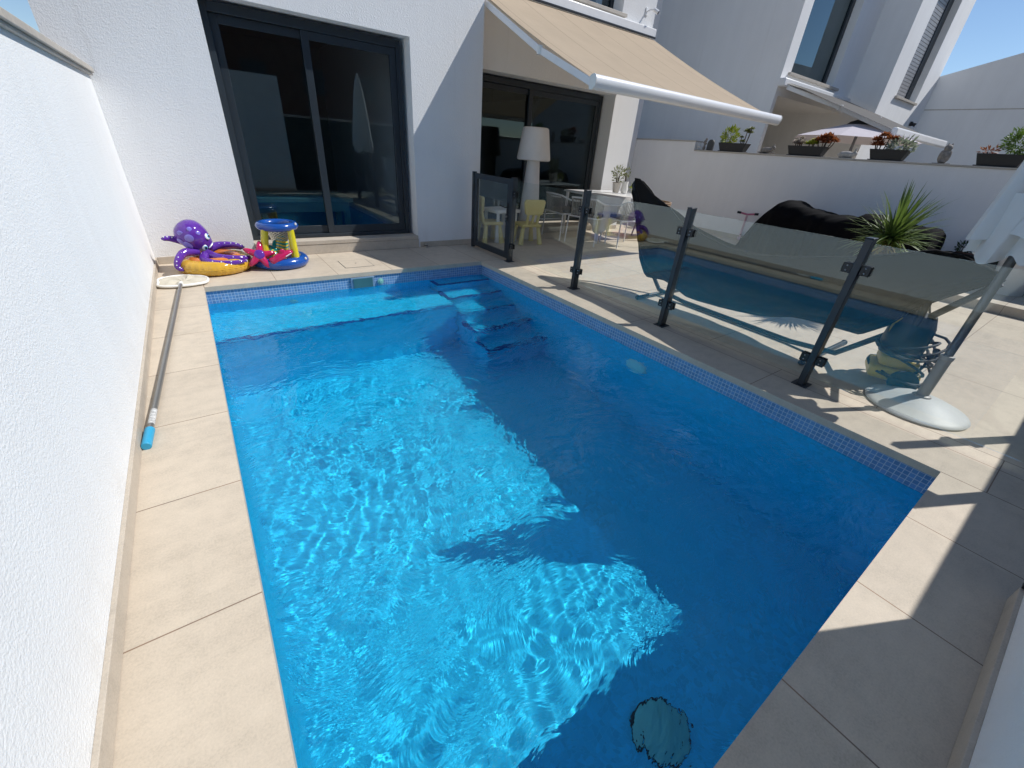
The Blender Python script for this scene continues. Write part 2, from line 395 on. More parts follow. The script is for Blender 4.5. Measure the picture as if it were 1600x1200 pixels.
# overhanging lip of the pool edge
ins = .0
q = [(PX0, PY0), (PX1, PY0), (PX1, PY1), (PX0, PY1)]
for i in range(4):
    (x0, y0), (x1, y1) = q[i], q[(i+1) % 4]
    mb.quad((x0, y0, -.045), (x1, y1, -.045), (x1, y1, 0), (x0, y0, 0))
mb.add([(PX0, PY0, -.045), (PX1, PY0, -.045), (PX1, PY1, -.045), (PX0, PY1, -.045), (PX0-.03, PY0-.03, -.045), (PX1+.03, PY0-.03, -.045), (PX1+.03, PY1+.03, -.045), (PX0-.03, PY1+.03, -.045)],
       [(0, 4, 5, 1), (1, 5, 6, 2), (2, 6, 7, 3), (3, 7, 4, 0)])
struct(mb.build('deck', M['tile'], smooth=False))
g = MB(); g.add([(-300, -300, -2.2), (300, -300, -2.2), (300, 300, -2.2), (-300, 300, -2.2)], [(0, 1, 2, 3)])
struct(g.build('ground', plain('dry_earth', (.26, .22, .17), .9, bump=.3), smooth=False))

# ================================================================== POOL
pool = thing('swimming_pool', 'rectangular swimming pool lined with small blue mosaic tiles', 'pool', (0, 0, 0))
FL = -1.5; OV = .012
X0, X1, Y0, Y1 = PX0-OV, PX1+OV, PY0-OV, PY1+OV
def rec(o): o.cycles.is_caustics_receiver = True; return o
mb = MB(); mb.quad((X0, Y0, FL), (X1, Y0, FL), (X1, Y1, FL), (X0, Y1, FL)); rec(mb.build('pool_floor', M['mos_floor'], pool, False))
BZ = WL-.012
for x, sg in ((X1, 1), (X0, -1)):
    for nm, z0, z1, mt in (('side_wall', FL, BZ, 'mos_x'), ('waterline_band', BZ, -.045, 'band_x')):
        mb = MB(); q = [(x, Y0, z0), (x, Y0, z1), (x, Y1, z1), (x, Y1, z0)]; mb.quad(*(q if sg > 0 else q[::-1])); rec(mb.build(nm, M[mt], pool, False))
for y, sg in ((Y1, 1), (Y0, -1)):
    for nm, z0, z1, mt in (('end_wall', FL, BZ, 'mos_y'), ('waterline_band', BZ, -.045, 'band_y')):
        mb = MB(); q = [(X0, y, z0), (X1, y, z0), (X1, y, z1), (X0, y, z1)]; mb.quad(*(q if sg > 0 else q[::-1])); rec(mb.build(nm, M[mt], pool, False))
# bench along the far wall and steps in the corner
def block(name, x0, x1, y0, y1, z):
    m_ = MB(); m_.quad((x0, y0, z), (x1, y0, z), (x1, y1, z), (x0, y1, z)); o = rec(m_.build(name, M['mos_floor'], pool, False))
    m_ = MB(); m_.quad((x0, y0, FL), (x1, y0, FL), (x1, y0, z), (x0, y0, z)); rec(m_.build('riser', M['mos_y'], o, False))
    m_ = MB(); m_.quad((x0, y1, FL), (x0, y0, FL), (x0, y0, z), (x0, y1, z)); rec(m_.build('riser_side', M['mos_x'], o, False))
    m_ = MB(); m_.box(x0+.0, x1, y0-.004, y0+.05, z+.002, z+.006); (m_.box(x0-.004, x0+.05, y0+.051, y1, z+.002, z+.006) if x0 > -2 else 0); rec(m_.build('edge_tiles', M['mos_dark'], o, False))
    return o
SX = -.735
block('bench', X0, SX-.006, -.70, Y1, -.46)
ys = [-.20, -.50, -.80, -1.11, -1.40]; zs = [-.235, -.45, -.66, -.87, -1.08]
for i in range(5): block('step', SX, X1, ys[i], Y1 if i == 0 else ys[i-1], zs[i])
# skimmer mouth, inlets, light, drain
sk = MB(); sk.box(-1.68, -1.42, Y1-.018, Y1-.008, -.175, -.05); sko = sk.build('skimmer', plain('pale_blue_plastic', (.20, .32, .46), .4), pool, bevel=.003)
m_ = MB(); m_.box(-1.655, -1.445, Y1-.026, Y1-.0185, -.165, -.062); m_.build('flap', plain('dark_teal_plastic', (.05, .15, .17), .35), sko)
for (x, z) in ((-2.28, -.36), (-1.35, -.12)):
    m_ = MB(); T = Matrix.Translation((x, Y1-.008, z)) @ Matrix.Rotation(PI/2, 4, 'X'); m_.lathe([(.0001, .018), (.016, .018), (.02, .008), (.034, .006), (.036, 0)], 20, T); rec(m_.build('inlet', M['grate'], pool))
m_ = MB(); T = Matrix.Translation((X1-.003, -2.68, -.47)) @ Matrix.Rotation(-PI/2, 4, 'Y'); m_.lathe([(.0001, .035), (.07, .03), (.105, .02), (.12, 0)], 28, T); rec(m_.build('pool_light', M['white_plastic'], pool))
m_ = MB(); T = Matrix.Translation((-1.62, -4.44, FL+.004)); m_.lathe([(.122, 0), (.122, .012), (.108, .02), (.0001, .028)], 32, T); dr = rec(m_.build('drain', M['grate'], pool))
m_ = MB(); m_.torus((-1.62, -4.44, FL+.01), .128, .007, 32, 8, sz=.7); rec(m_.build('drain_rim', M['black'], dr))
m_ = MB(); z_ = .003
m_.box(-1.655, -1.335, .235, .555, .0005, z_); lid = m_.build('skimmer_lid', M['tile'], pool)
m_ = MB(); m_.box(-1.66, -1.655, .23, .56, .0003, .0022); m_.box(-1.335, -1.33, .23, .56, .0003, .0022); m_.box(-1.655, -1.335, .2297, .2347, .0003, .0022); m_.box(-1.655, -1.335, .5553, .5603, .0003, .0022); m_.build('lid_joint', M['slate'], lid, False)
m_ = MB(); m_.lathe([(.008, z_), (.008, z_+.004), (.0001, z_+.005)], 12, Matrix.Translation((-1.495, .4, 0))); m_.build('bolt', M['steel'], lid)

# water: one rippled sheet
NX, NY = 480, 740
rnd = random.Random(3); gx, gy = np.meshgrid(np.linspace(X0, X1, NX+1), np.linspace(Y0, Y1, NY+1))
gz = np.full(gx.shape, WL)
for i in range(90):
    L = math.exp(rnd.uniform(math.log(.055), math.log(.8))); an = rnd.gauss(1.2, 1.3); kk = 2*PI/L
    ph = rnd.uniform(0, 6.283); amp = (.00068 if L < .2 else .00054)*L**.95
    wx = gx+.06*np.sin(1.7*gy+i)+.03*np.sin(4.1*gx+2*i); wy = gy+.06*np.sin(2.1*gx+1.3*i)+.02*np.sin(5.3*gy+i)
    mod = .25+.75*np.sin(.9*gx+1.1*gy*math.cos(i)+i*1.7)**2*np.sin(1.3*gx*math.sin(i)-.8*gy+i)**2*1.6
    gz += amp*mod*np.sin(kk*(math.cos(an)*wx+math.sin(an)*wy)+ph)
me = bpy.data.meshes.new('water'); idx = np.arange((NX+1)*(NY+1)).reshape(NY+1, NX+1)
fs = np.stack([idx[:-1, :-1], idx[:-1, 1:], idx[1:, 1:], idx[1:, :-1]], -1).reshape(-1, 4)
me.from_pydata(np.stack([gx, gy, gz], -1).reshape(-1, 3).tolist(), [], fs.tolist()); me.polygons.foreach_set('use_smooth', [True]*len(fs))
k = NT('pool_water'); k.t.nodes.remove(k.b)
gl = k.n('ShaderNodeBsdfGlass'); gl.inputs['IOR'].default_value = 1.333; gl.inputs['Roughness'].default_value = 0; gl.inputs[0].default_value = (.80, .99, 1, 1)
co = k.coord()
wp = k.n('ShaderNodeTexNoise'); wp.inputs['Scale'].default_value = 1.6; wp.inputs['Detail'].default_value = 2; k.l(co, wp.inputs['Vector'])
wv = k.n('ShaderNodeMix', data_type='VECTOR'); wv.inputs[0].default_value = .45; k.l(co, wv.inputs[4]); k.l(wp.outputs['Color'], wv.inputs[5])
mp = k.n('ShaderNodeMapping'); mp.inputs['Scale'].default_value = (1.0, 1.9, 1); mp.inputs['Rotation'].default_value = (0, 0, .5); k.l(wv.outputs[1], mp.inputs['Vector'])
n1 = k.noise(mp.outputs[0], 13, 2, .5); n2 = k.noise(mp.outputs[0], 42, 2, .55); n3 = k.noise(co, 1.7, 3, .55)
gust = k.math('MULTIPLY', k.math('SUBTRACT', n3, .34), 3.2, True)
h = k.math('ADD', k.math('MULTIPLY', n1, k.math('ADD', k.math('MULTIPLY', gust, .75), .3)), k.math('MULTIPLY', n2, k.math('MULTIPLY', gust, .34)))
bp = k.n('ShaderNodeBump'); bp.inputs['Strength'].default_value = 1.0; bp.inputs['Distance'].default_value = .0135
k.l(h, bp.inputs['Height']); k.l(bp.outputs[0], gl.inputs['Normal'])
k.l(gl.outputs[0], k.o.inputs[0]); me.materials.append(k.m)
water = bpy.data.objects.new('water', me); COL.objects.link(water); struct(water); water.cycles.is_caustics_caster = True

# ================================================================== LEFT WALL
lw = thing('boundary_wall', 'tall white rendered garden wall with stone coping, running along the left side of the pool', 'wall')
mb = MB(); mb.box(-3.58, -3.36, -6.4, 1.0, 0, 1.60); mb.build('wall', M['stucco_fine'], lw, False)
mb = MB(); mb.box(-3.60, -3.32, -6.4, .985, 1.62, 1.66); mb.box(-3.59, -3.335, -6.4, .99, 1.601, 1.619); mb.build('coping', M['coping'], lw, bevel=.004)
mb = MB(); mb.box(-3.3605, -3.346, -6.4, .985, .001, .075); mb.build('skirting', M['stone'], lw, bevel=.002)

# ================================================================== HOUSE
H = 6.2
house = thing('house', 'white rendered house with dark sliding doors facing the pool', 'house')
mb = MB()
FY = 1.0045; DX0, DX1, DZ0, DZ1 = -2.44, -.435, .16, 2.33
mb.box(-3.57, DX0, FY, 1.5, 0, H); mb.box(DX1, .55, FY, 8, 0, H); mb.box(DX0, DX1, FY, 1.5, DZ1, H); mb.box(DX0, DX1, FY+.02, 1.5, -.02, .10)
RY = 1.5; EX0, EX1, EZ1 = .62, 3.577, 2.245; WX0, WX1, WZ0, WZ1 = 1.9, 3.42, 3.30, 4.7
mb.box(.55, EX0, RY, 1.9, 0, EZ1); mb.box(EX1, 4.2, RY, 8, 0, EZ1)
mb.box(.55, 4.2, RY, 2.0, EZ1, WZ0); mb.box(.55, WX0, RY, 2.0, WZ0, WZ1); mb.box(WX1, 4.2, RY, 2.0, WZ0, WZ1); mb.box(.55, 4.2, RY, 2.0, WZ1, H)
mb.build('wall', M['stucco'], house, False)
mb = MB(); mb.box(-3.6, 4.22, 1.4, 8, H, H+.06); mb.build('roof', M['stone'], house)
# door 1
def sliding_door(x0, x1, yf, z0, z1, glass, mull, name='sliding_door'):
    m_ = MB(); t = .06; dp = .09
    m_.box(x0, x0+t, yf, yf+dp, z0, z1); m_.box(x1-t, x1, yf, yf+dp, z0, z1); m_.box(x0+t, x1-t, yf, yf+dp, z1-t*1.3, z1); m_.box(x0+t, x1-t, yf, yf+dp, z0, z0+.04)
    o = m_.build(name, M['alu'], house, bevel=.003)
    for (a, b, y) in ((x0+t+.002, mull+.04, yf+.048), (mull-.04, x1-t-.002, yf+.012)):
        s = .075; zb, zt = z0+.042, z1-t*1.3-.002
        m_ = MB(); m_.box(a, a+s, y, y+.03, zb, zt); m_.box(b-s, b, y, y+.03, zb, zt); m_.box(a+s, b-s, y, y+.03, zt-s, zt); m_.box(a+s, b-s, y, y+.03, zb, zb+s*1.2)
        f = m_.build('leaf', M['alu'], o, bevel=.003)
        m_ = MB(); m_.box(a+s, b-s, y+.011, y+.019, zb+s*1.2, zt-s); m_.build('pane', glass, f, False)
    return o
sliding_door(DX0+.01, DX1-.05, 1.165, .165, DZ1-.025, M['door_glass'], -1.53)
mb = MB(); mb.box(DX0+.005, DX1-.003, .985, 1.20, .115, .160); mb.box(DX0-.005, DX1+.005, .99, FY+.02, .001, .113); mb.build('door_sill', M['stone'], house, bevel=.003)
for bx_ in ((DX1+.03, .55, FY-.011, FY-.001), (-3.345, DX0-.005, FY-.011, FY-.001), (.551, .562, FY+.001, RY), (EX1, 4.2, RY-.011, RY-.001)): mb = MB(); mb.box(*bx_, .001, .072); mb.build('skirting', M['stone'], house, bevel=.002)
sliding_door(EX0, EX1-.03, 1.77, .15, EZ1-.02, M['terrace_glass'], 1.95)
mb = MB(); mb.box(EX0, EX1, 1.44, 1.86, .10, .148); mb.box(EX0, EX1, RY-.03, RY+.05, .001, .098); mb.build('door_sill', M['stone'], house, bevel=.003)
# upper window
m_ = MB(); t = .06; yf = 1.72
m_.box(WX0, WX0+t, yf, yf+.08, WZ0, WZ1); m_.box(WX1-t, WX1, yf, yf+.08, WZ0, WZ1); m_.box(WX0+t, WX1-t, yf, yf+.08, WZ1-t, WZ1); m_.box(WX0+t, WX1-t, yf, yf+.08, WZ0, WZ0+t)
m_.box(2.6, 2.68, yf, yf+.08, WZ0+t, WZ1-t); wf = m_.build('window', M['alu'], house, bevel=.003)
m_ = MB(); m_.box(WX0+t, 2.6, yf+.03, yf+.04, WZ0+t, WZ1-t); m_.box(2.68, WX1-t, yf+.03, yf+.04, WZ0+t, WZ1-t); m_.build('pane', M['window_glass'], wf, False)
m_ = MB(); m_.box(WX0-.06, WX1+.08, RY-.045, yf, WZ0-.045, WZ0-.002); m_.build('sill', M['coping'], wf, bevel=.004)
# rooms behind the doors
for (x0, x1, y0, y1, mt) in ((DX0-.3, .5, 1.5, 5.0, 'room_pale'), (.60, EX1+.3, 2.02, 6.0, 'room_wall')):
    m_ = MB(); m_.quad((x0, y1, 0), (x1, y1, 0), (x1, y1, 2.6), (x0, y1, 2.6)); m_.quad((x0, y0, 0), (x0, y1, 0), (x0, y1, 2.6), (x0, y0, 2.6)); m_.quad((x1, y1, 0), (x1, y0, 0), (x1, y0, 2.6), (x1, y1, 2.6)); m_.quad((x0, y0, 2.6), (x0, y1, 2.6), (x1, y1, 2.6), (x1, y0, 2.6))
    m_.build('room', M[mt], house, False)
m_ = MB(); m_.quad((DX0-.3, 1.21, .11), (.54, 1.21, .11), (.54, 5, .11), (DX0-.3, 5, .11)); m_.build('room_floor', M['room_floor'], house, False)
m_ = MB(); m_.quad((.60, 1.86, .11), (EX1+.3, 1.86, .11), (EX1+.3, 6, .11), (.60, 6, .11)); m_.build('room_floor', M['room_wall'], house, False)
tb = thing('play_table', 'low teal table standing inside behind the large sliding door', 'table', (-1.55, 1.95, .11))
m_ = MB(); m_.box(-.75, .45, -.35, .35, .40, .46); m_.build('table_top', M['teal_paint'], tb, bevel=.01)
m_ = MB(); m_.box(-.70, .40, -.30, .30, .28, .399); m_.build('apron', M['teal_paint'], tb, bevel=.004)
for x in (-.68, .34):
    for y in (-.28, .2):
        m_ = MB(); m_.box(x, x+.07, y, y+.07, 0, .279); m_.build('leg', M['teal_paint'], tb, bevel=.004)

br = thing('wall_fitting', 'small white bracket fitting on the house corner above the tan awning', 'bracket', (3.98, 1.5, 3.42))
m_ = MB(); m_.box(-.03, .03, -.012, -.0005, -.05, .05); m_.tube([(0, -.012, 0), (.02, -.06, .02), (.06, -.12, .02)], .012, 10); m_.build('bracket', M['white_metal'], br, bevel=.003)
m_ = MB(); m_.tube([(.05, -.11, .02), (.09, -.17, -.02)], [.028, .03], 14); m_.build('head', M['white_metal'], br)
m_ = MB(); m_.tube([(.0905, -.1705, -.0205), (.094, -.175, -.024)], .022, 14); m_.build('socket', M['black'], br)
ds = thing('door_stop', 'small steel door stop on the deck by the white house wall', 'door stop', (-.34, .955, 0))
m_ = MB(); m_.lathe([(.022, 0.001), (.022, .018), (.018, .02), (.018, .036), (.021, .038), (.021, .05), (.0001, .052)], 20); m_.build('post', M['steel'], ds)
m_ = MB(); m_.torus((0, 0, .028), .018, .005, 20, 8); m_.build('ring', M['rubber'], ds)

# ================================================================== TAN AWNING
aw = thing('awning', 'extended tan fabric awning with white front bar over the terrace door', 'awning')
AX0, AX1 = .57, 4.2; A0 = Vector((0, 1.42, 3.08)); A1 = Vector((0, -1.08, 1.93))
m_ = MB(); n = 16; m = 60
vs = []; fs = []
for i in range(n+1):
    t = i/n
    for j in range(m+1):
        u = j/m; x = AX0+.012+(AX1-AX0-.024)*u; p = A0.lerp(A1, t); z = p.z-.035*math.sin(PI*t)+.004*math.sin(u*37)*math.sin(PI*t)
        vs.append((x, p.y, z))
for i in range(n):
    for j in range(m): fs.append((i*(m+1)+j, i*(m+1)+j+1, (i+1)*(m+1)+j+1, (i+1)*(m+1)+j))
m_.add(vs, fs); m_.build('fabric', M['awning'], aw)
m_ = MB(); m_.box(AX0, AX1, 1.40, 1.497, 3.10, 3.22); m_.build('cassette', M['white_metal'], aw, bevel=.012)
m_ = MB(); m_.box(AX0+.01, AX1-.01, 1.385, 1.399, 3.085, 3.11); m_.build('slot', M['black'], aw)
T = Matrix(((0, 0, 1, 0), (1, 0, 0, 0), (0, 1, 0, 0), (0, 0, 0, 1)))
m_ = MB(); prof = [(-.055, -.07), (-.05, -.085), (-.01, -.092), (.035, -.075), (.06, -.03), (.066, .02), (.05, .06), (.02, .078), (-.03, .07), (-.055, .055)]
prof = [(a*.72, b*.72) for a, b in prof]; c0 = Vector((0, A1.y-.02, A1.z-.005)); np_ = len(prof)
vs = [(x, c0.y-a, c0.z+b) for x in (AX0-.06, AX1+.02) for (a, b) in prof]
m_.add(vs, [(i, (i+1) % np_, np_+(i+1) % np_, np_+i) for i in range(np_)]+[tuple(range(np_-1, -1, -1)), tuple(np_+i for i in range(np_))]); m_.build('front_bar', M['white_metal'], aw, angle=50, bevel=.004)
for x in (AX0-.064, AX1+.022):
    m_ = MB(); vs = [(xx, c0.y-a*1.06, c0.z+b*1.06) for xx in (x-.004, x+.004) for (a, b) in prof]
    m_.add(vs, [(i, (i+1) % np_, np_+(i+1) % np_, np_+i) for i in range(np_)]+[tuple(range(np_-1, -1, -1)), tuple(np_+i for i in range(np_))]); m_.build('end_cap', M['white_plastic'], aw, angle=50)
def fold_arm(p0, p1, p2, parent, r=.028):
    m_ = MB(); P = [Vector(p) for p in (p0, p1, p2)]
    for a, b in ((P[0], P[1]), (P[1], P[2])):
        d = (b-a); L = d.length; q = d.to_track_quat('X', 'Z').to_matrix().to_4x4(); m_.box(0, L, -r*.75, r*.75, -r*1.2, r*1.2, Matrix.Translation(a) @ q)
    o = m_.build('arm', M['white_metal'], parent, bevel=.006)
    m_ = MB(); m_.lathe([(r*1.5, -r*1.45), (r*1.5, r*1.45)], 18, Matrix.Translation(P[1])); m_.build('elbow', M['white_plastic'], o, bevel=.004)
    m_ = MB(); m_.lathe([(r*.7, r*1.46), (r*.7, r*1.6)], 14, Matrix.Translation(P[1])); m_.build('elbow_cap', M['slate'], o)
fold_arm((.62, 1.36, 2.97), (.60, -.12, 2.26), (.60, -1.02, 1.92), aw)
fold_arm((3.9, 1.36, 2.97), (3.5, .1, 2.33), (4.05, -1.02, 1.92), aw)

# ================================================================== GLASS FENCE AND GATE
fence = thing('glass_fence', 'frameless glass pool fence on dark posts along the right side of the pool', 'fence', (.363, 0, 0))
PY = [-.12, -1.395, -2.59, -3.81, -5.04]; FH = 1.0
for i, y in enumerate(PY):
    m_ = MB(); m_.box(-.036, .036, y-.021, y+.021, .008, FH); m_.box(-.038, .038, y-.023, y+.023, FH+.0005, FH+.006); m_.box(-.055, .055, y-.05, y+.05, .001, .0075)
    p = m_.build('post', M['alu'], fence, bevel=.003)
    for z in (.20, .82):
        for s in (-1, 1):
            if (i == 0 and s == 1) or (i == len(PY)-1 and s == -1): continue
            m_ = MB(); yc = y+s*.049; m_.box(-.024, -.0085, yc-.026, yc+.026, z-.03, z+.03); m_.box(.0085, .024, yc-.026, yc+.026, z-.03, z+.03)
            cl = m_.build('clamp', M['black'], p, bevel=.003)
            m_ = MB()
            for dz in (-.014, .014): m_.ball((-.025, yc, z+dz), .005, nu=8, nv=6)
            m_.build('screw', M['steel'], cl)
for i in range(len(PY)-1):
    m_ = MB(); m_.box(-.006, .006, PY[i+1]+.028, PY[i]-.028, .075, .975); m_.build('glass_panel', M['glass'], fence, False)
gate = thing('pool_gate', 'dark framed glass gate closing the pool fence beside the house wall', 'gate', (.363, 0, 0))
m_ = MB(); g0, g1 = -.075, .80; fw = .065
m_.box(-.02, .02, g0, g0+fw, .03, .985); m_.box(-.02, .02, g1-fw, g1, .03, .985); m_.box(-.02, .02, g0+fw, g1-fw, .92, .985); m_.box(-.02, .02, g0+fw, g1-fw, .03, .105); m_.build('frame', M['alu'], gate, bevel=.003)
m_ = MB(); m_.box(-.005, .005, g0+fw, g1-fw, .105, .92); m_.build('pane', M['glass'], gate, False)
m_ = MB(); m_.box(-.024, .024, g1+.01, g1+.058, .001, 1.0); m_.build('hinge_post', M['alu'], gate, bevel=.003)
for z in (.25, .8): m_ = MB(); m_.tube([(-.025, g1+.005, z-.04), (-.025, g1+.005, z+.04)], .009, 10); m_.build('hinge', M['black'], gate)
m_ = MB(); m_.box(-.026, -.0205, g0+.015, g0+.05, .50, .72); m_.tube([(-.026, g0+.032, .66), (-.055, g0+.032, .66), (-.06, g0+.05, .66), (-.06, g0+.16, .668)], .008, 10); m_.build('handle', M['black'], gate)
m_ = MB(); m_.lathe([(.012, 0), (.012, .02), (.0001, .022)], 14, Matrix.Translation((-.026, g0+.032, .55)) @ Matrix.Rotation(-PI/2, 4, 'Y')); m_.build('lock', M['steel'], gate)

# ================================================================== REAR WALL AND BACKGROUND BEHIND THE CAMERA
rw = thing('rear_wall', 'white rendered wall at the near end of the pool, standing in shade', 'wall')
m_ = MB(); m_.box(-3.36, -.78, -5.30, -5.02, 0, 2.31); m_.build('wall', M['stucco_fine'], rw, False)
m_ = MB(); m_.box(-3.345, -.765, -5.0205, -5.007, .001, .075); m_.box(-.778, -.765, -5.30, -5.0185, .001, .075); m_.build('skirting', M['stone'], rw, bevel=.002)
m_ = MB(); m_.box(-.776, -.745, -5.03, -5.008, .076, .11); m_.build('corner_bracket', M['black'], rw, bevel=.004)
hf = thing('rear_fence', 'dark green screened fence with pale top rail behind the pool', 'fence', (0, -5.47, 0))
m_ = MB(); m_.box(-.77, 13.9, -.012, .0, 0, 1.58); m_.build('screen', plain('dark_green_mesh', (.02, .035, .03), .8), hf, False)
m_ = MB(); m_.box(-.77, 13.9, -.03, .012, 1.581, 1.63); m_.build('top_rail', M['steel'], hf, bevel=.004)
fp = thing('fence_post', 'dark fence post with clamps at the near corner of the terrace', 'post', (1.12, -4.96, 0))
m_ = MB(); m_.box(-.026, .026, -.026, .026, .006, 1.3); m_.box(-.05, .05, -.05, .05, .001, .0055); m_.build('post', M['alu'], fp, bevel=.003)
for cx_, cz_ in ((.063, .9), (-.063, .6)): m_ = MB(); m_.box(cx_-.036, cx_+.036, -.015, .015, cz_, cz_+.06); m_.build('clamp', M['black'], fp)
bb = thing('apartment_block', 'brown brick apartment block standing far behind the pool', 'building', (0, -34, -2.2))
m_ = MB(); m_.box(-16, 22, -10, 0, 0, 16); m_.build('wall', M['brown_block'], bb, False)
wn_ = []
for i in range(9):
    for j in range(4):
        m_ = MB(); x = -14+i*4; z = 2.6+j*3.4; m_.box(x, x+1.6, .01, .05, z, z+1.6); m_.build('window', M['slate'], bb)
# ================================================================== RIGHT BOUNDARY WALL
bw = thing('terrace_wall', 'white rendered wall on the right side of the terrace with planters standing on top', 'wall')
m_ = MB(); m_.box(6.1, 6.32, -6.4, 1.40, 0, 1.525); m_.box(6.1, 6.32, 1.40, 6.0, 0, 1.695); m_.build('wall', M['stucco_far'], bw, False)
m_ = MB(); m_.box(6.08, 6.34, -6.4, 1.385, 1.526, 1.55); m_.box(6.08, 6.34, 1.385, 6.0, 1.696, 1.72); m_.build('coping', M['coping'], bw, bevel=.004)
m_ = MB(); m_.box(6.087, 6.098, -6.4, 6.0, .001, .085); m_.build('skirting', M['stone'], bw, bevel=.002)
st = MB(); st.box(4.66, 6.085, -6.4, -3.30, .001, .11); o = st.build('stone_step', M['tile'], None, bevel=.004); tag(o, 'low raised stone step at the right end of the terrace', 'step')
pw = thing('passage_wall', 'narrow strip of white wall closing the side passage beside the house', 'wall')
m_ = MB(); m_.box(4.2, 6.09, 3.0, 3.2, 0, 4.2); m_.build('wall', M['stucco_far'], pw, False)
m_ = MB(); m_.box(4.2, 6.09, 2.98, 3.22, 4.2, 4.25); m_.build('coping', M['coping'], pw)

# ================================================================== NEIGHBOUR HOUSE
nb = thing('neighbour_house', 'white house next door with tall dark windows behind the terrace wall', 'house')
NYF = .67; m_ = MB()
gx0, gx1, gz0 = 7.64, 9.70, 3.03
m_.box(7.3, 7.42, NYF, 7, -2, 2.62); m_.box(7.3, gx0, NYF, 7, 2.62, H); m_.box(gx0, gx1, NYF, 3.0, 2.62, gz0-.003); m_.box(gx1, 10.73, NYF, 7, 2.62, H); m_.box(gx0, gx1, NYF, NYF+.5, 5.4, H)
bx0, bx1, bz0 = 11.56, 13.05, 3.05
m_.box(10.73, bx0, -.03, 7, -2, H); m_.box(bx1, 14.0, -.03, 7, -2, H); m_.box(bx0, bx1, -.03, .5, -2, bz0-.003); m_.box(bx0, bx1, -.03, .5, 5.3, H)
m_.build('wall', M['stucco_far'], nb, False)
m_ = MB(); m_.box(7.42, 10.73, 2.6, 2.8, -2, 2.619); m_.build('porch_wall', plain('porch_shade_render', (.17, .17, .168), .9), nb, False)  # darker wall colour stands in for the deep shade under the awning
m_ = MB(); m_.box(7.25, 14.0, .8, 7, H, H+.05); m_.build('roof', M['stone'], nb)
m_ = MB(); yf = NYF+.16
m_.box(gx1-.13, gx1, yf, yf+.08, gz0, 5.4); m_.box(gx0, gx0+.06, yf, yf+.08, gz0, 5.4); m_.box(gx0+.06, gx1-.13, yf, yf+.08, gz0, gz0+.05); m_.box(gx0+.06, gx1-.13, yf, yf+.08, 5.34, 5.4); wf = m_.build('window', M['alu'], nb, bevel=.003)
m_ = MB(); m_.box(gx0+.06, gx1-.13, yf+.03, yf+.04, gz0+.05, 5.34); m_.build('pane', M['window_glass'], wf, False)
m_ = MB(); m_.box(gx0-.1, gx1+.25, NYF-.06, yf, gz0-.05, gz0-.004); m_.build('sill', M['coping'], wf, bevel=.004)
m_ = MB(); yf = .12
m_.box(bx0, bx0+.05, yf, yf+.08, bz0, 5.3); m_.box(bx1-.30, bx1-.0, yf, yf+.08, bz0, 5.3); m_.box(bx0+.05, bx1-.3, yf, yf+.08, bz0, bz0+.05); wf = m_.build('window', M['alu'], nb, bevel=.003)
m_ = MB(); zz = bz0+.05
while zz < 5.3:
    m_.box(bx0+.05, bx1-.30, yf+.02, yf+.035, zz, zz+.055); m_.box(bx0+.05, bx1-.30, yf+.03, yf+.04, zz+.056, zz+.064); zz += .065
m_.build('shutter', M['shutter'], wf, False)
m_ = MB(); m_.box(bx0-.06, bx1+.06, -.08, yf, bz0-.05, bz0-.004); m_.build('sill', M['coping'], wf, bevel=.004)
m_ = MB(); m_.box(8.3, 9.2, 2.585, 2.598, -1.2, 2.2); m_.build('door', M['black'], nb)
m_ = MB(); m_.box(9.6, 9.7, 2.56, 2.599, 2.35, 2.5); m_.build('wall_lamp', M['black'], nb)
pt = thing('party_wall', 'tall grey rendered party wall beyond the house next door', 'wall', (14.0, 0, 0))
m_ = MB(); vs = [(x, y, z) for x in (.001, .3) for (y, z) in ((6, -2), (-14, -2), (-14, 7.6), (0, 3.72), (6, 3.72))]
m_.add(vs, [(0, 1, 2, 3, 4), (9, 8, 7, 6, 5)]+[(i, 5+i, 5+(i+1) % 5, (i+1) % 5) for i in range(5)]); m_.build('wall', M['stucco_far'], pt, False)
m_ = MB(); m_.box(-.004, .0005, -14, -.04, 2.98, 3.0); m_.build('joint', M['coping'], pt)
lamp2 = thing('security_light', 'tiny black light fixed to the shaded wall next door', 'light', (13.4, -.03, 2.62))
m_ = MB(); m_.box(-.04, .04, -.06, -.001, -.05, .05); m_.build('body', M['black'], lamp2, bevel=.01)
m_ = MB(); m_.tube([(0, -.05, 0), (.02, -.13, -.03)], [.03, .045], 12); m_.build('head', M['black'], lamp2)
# its grey awning
na = thing('awning', 'half folded grey awning with white arms on the house next door', 'awning')
nx0, nx1 = 7.35, 10.6
m_ = MB(); m_.box(nx0-.1, nx1, NYF-.14, NYF-.001, 2.76, 2.90); m_.build('cassette', M['white_metal'], na, bevel=.02)
m_ = MB(); m_.quad((nx0+.05, NYF-.15, 2.83), (nx1-.03, NYF-.15, 2.83), (nx1-.03, -1.55, 2.05), (nx0+.05, -1.55, 2.05)); m_.build('fabric', M['grey_awning'], na)
m_ = MB(); m_.box(nx0, nx1+.05, -1.62, -1.53, 1.96, 2.09); m_.build('front_bar', M['white_metal'], na, bevel=.03, seg=4)
fold_arm((nx0+.1, NYF-.12, 2.76), (nx0+.35, -.45, 2.42), (nx0+.15, -1.5, 2.03), na, .03)
fold_arm((nx1-.2, NYF-.12, 2.76), (nx1-.75, -.45, 2.42), (nx1-.2, -1.5, 2.03), na, .03)
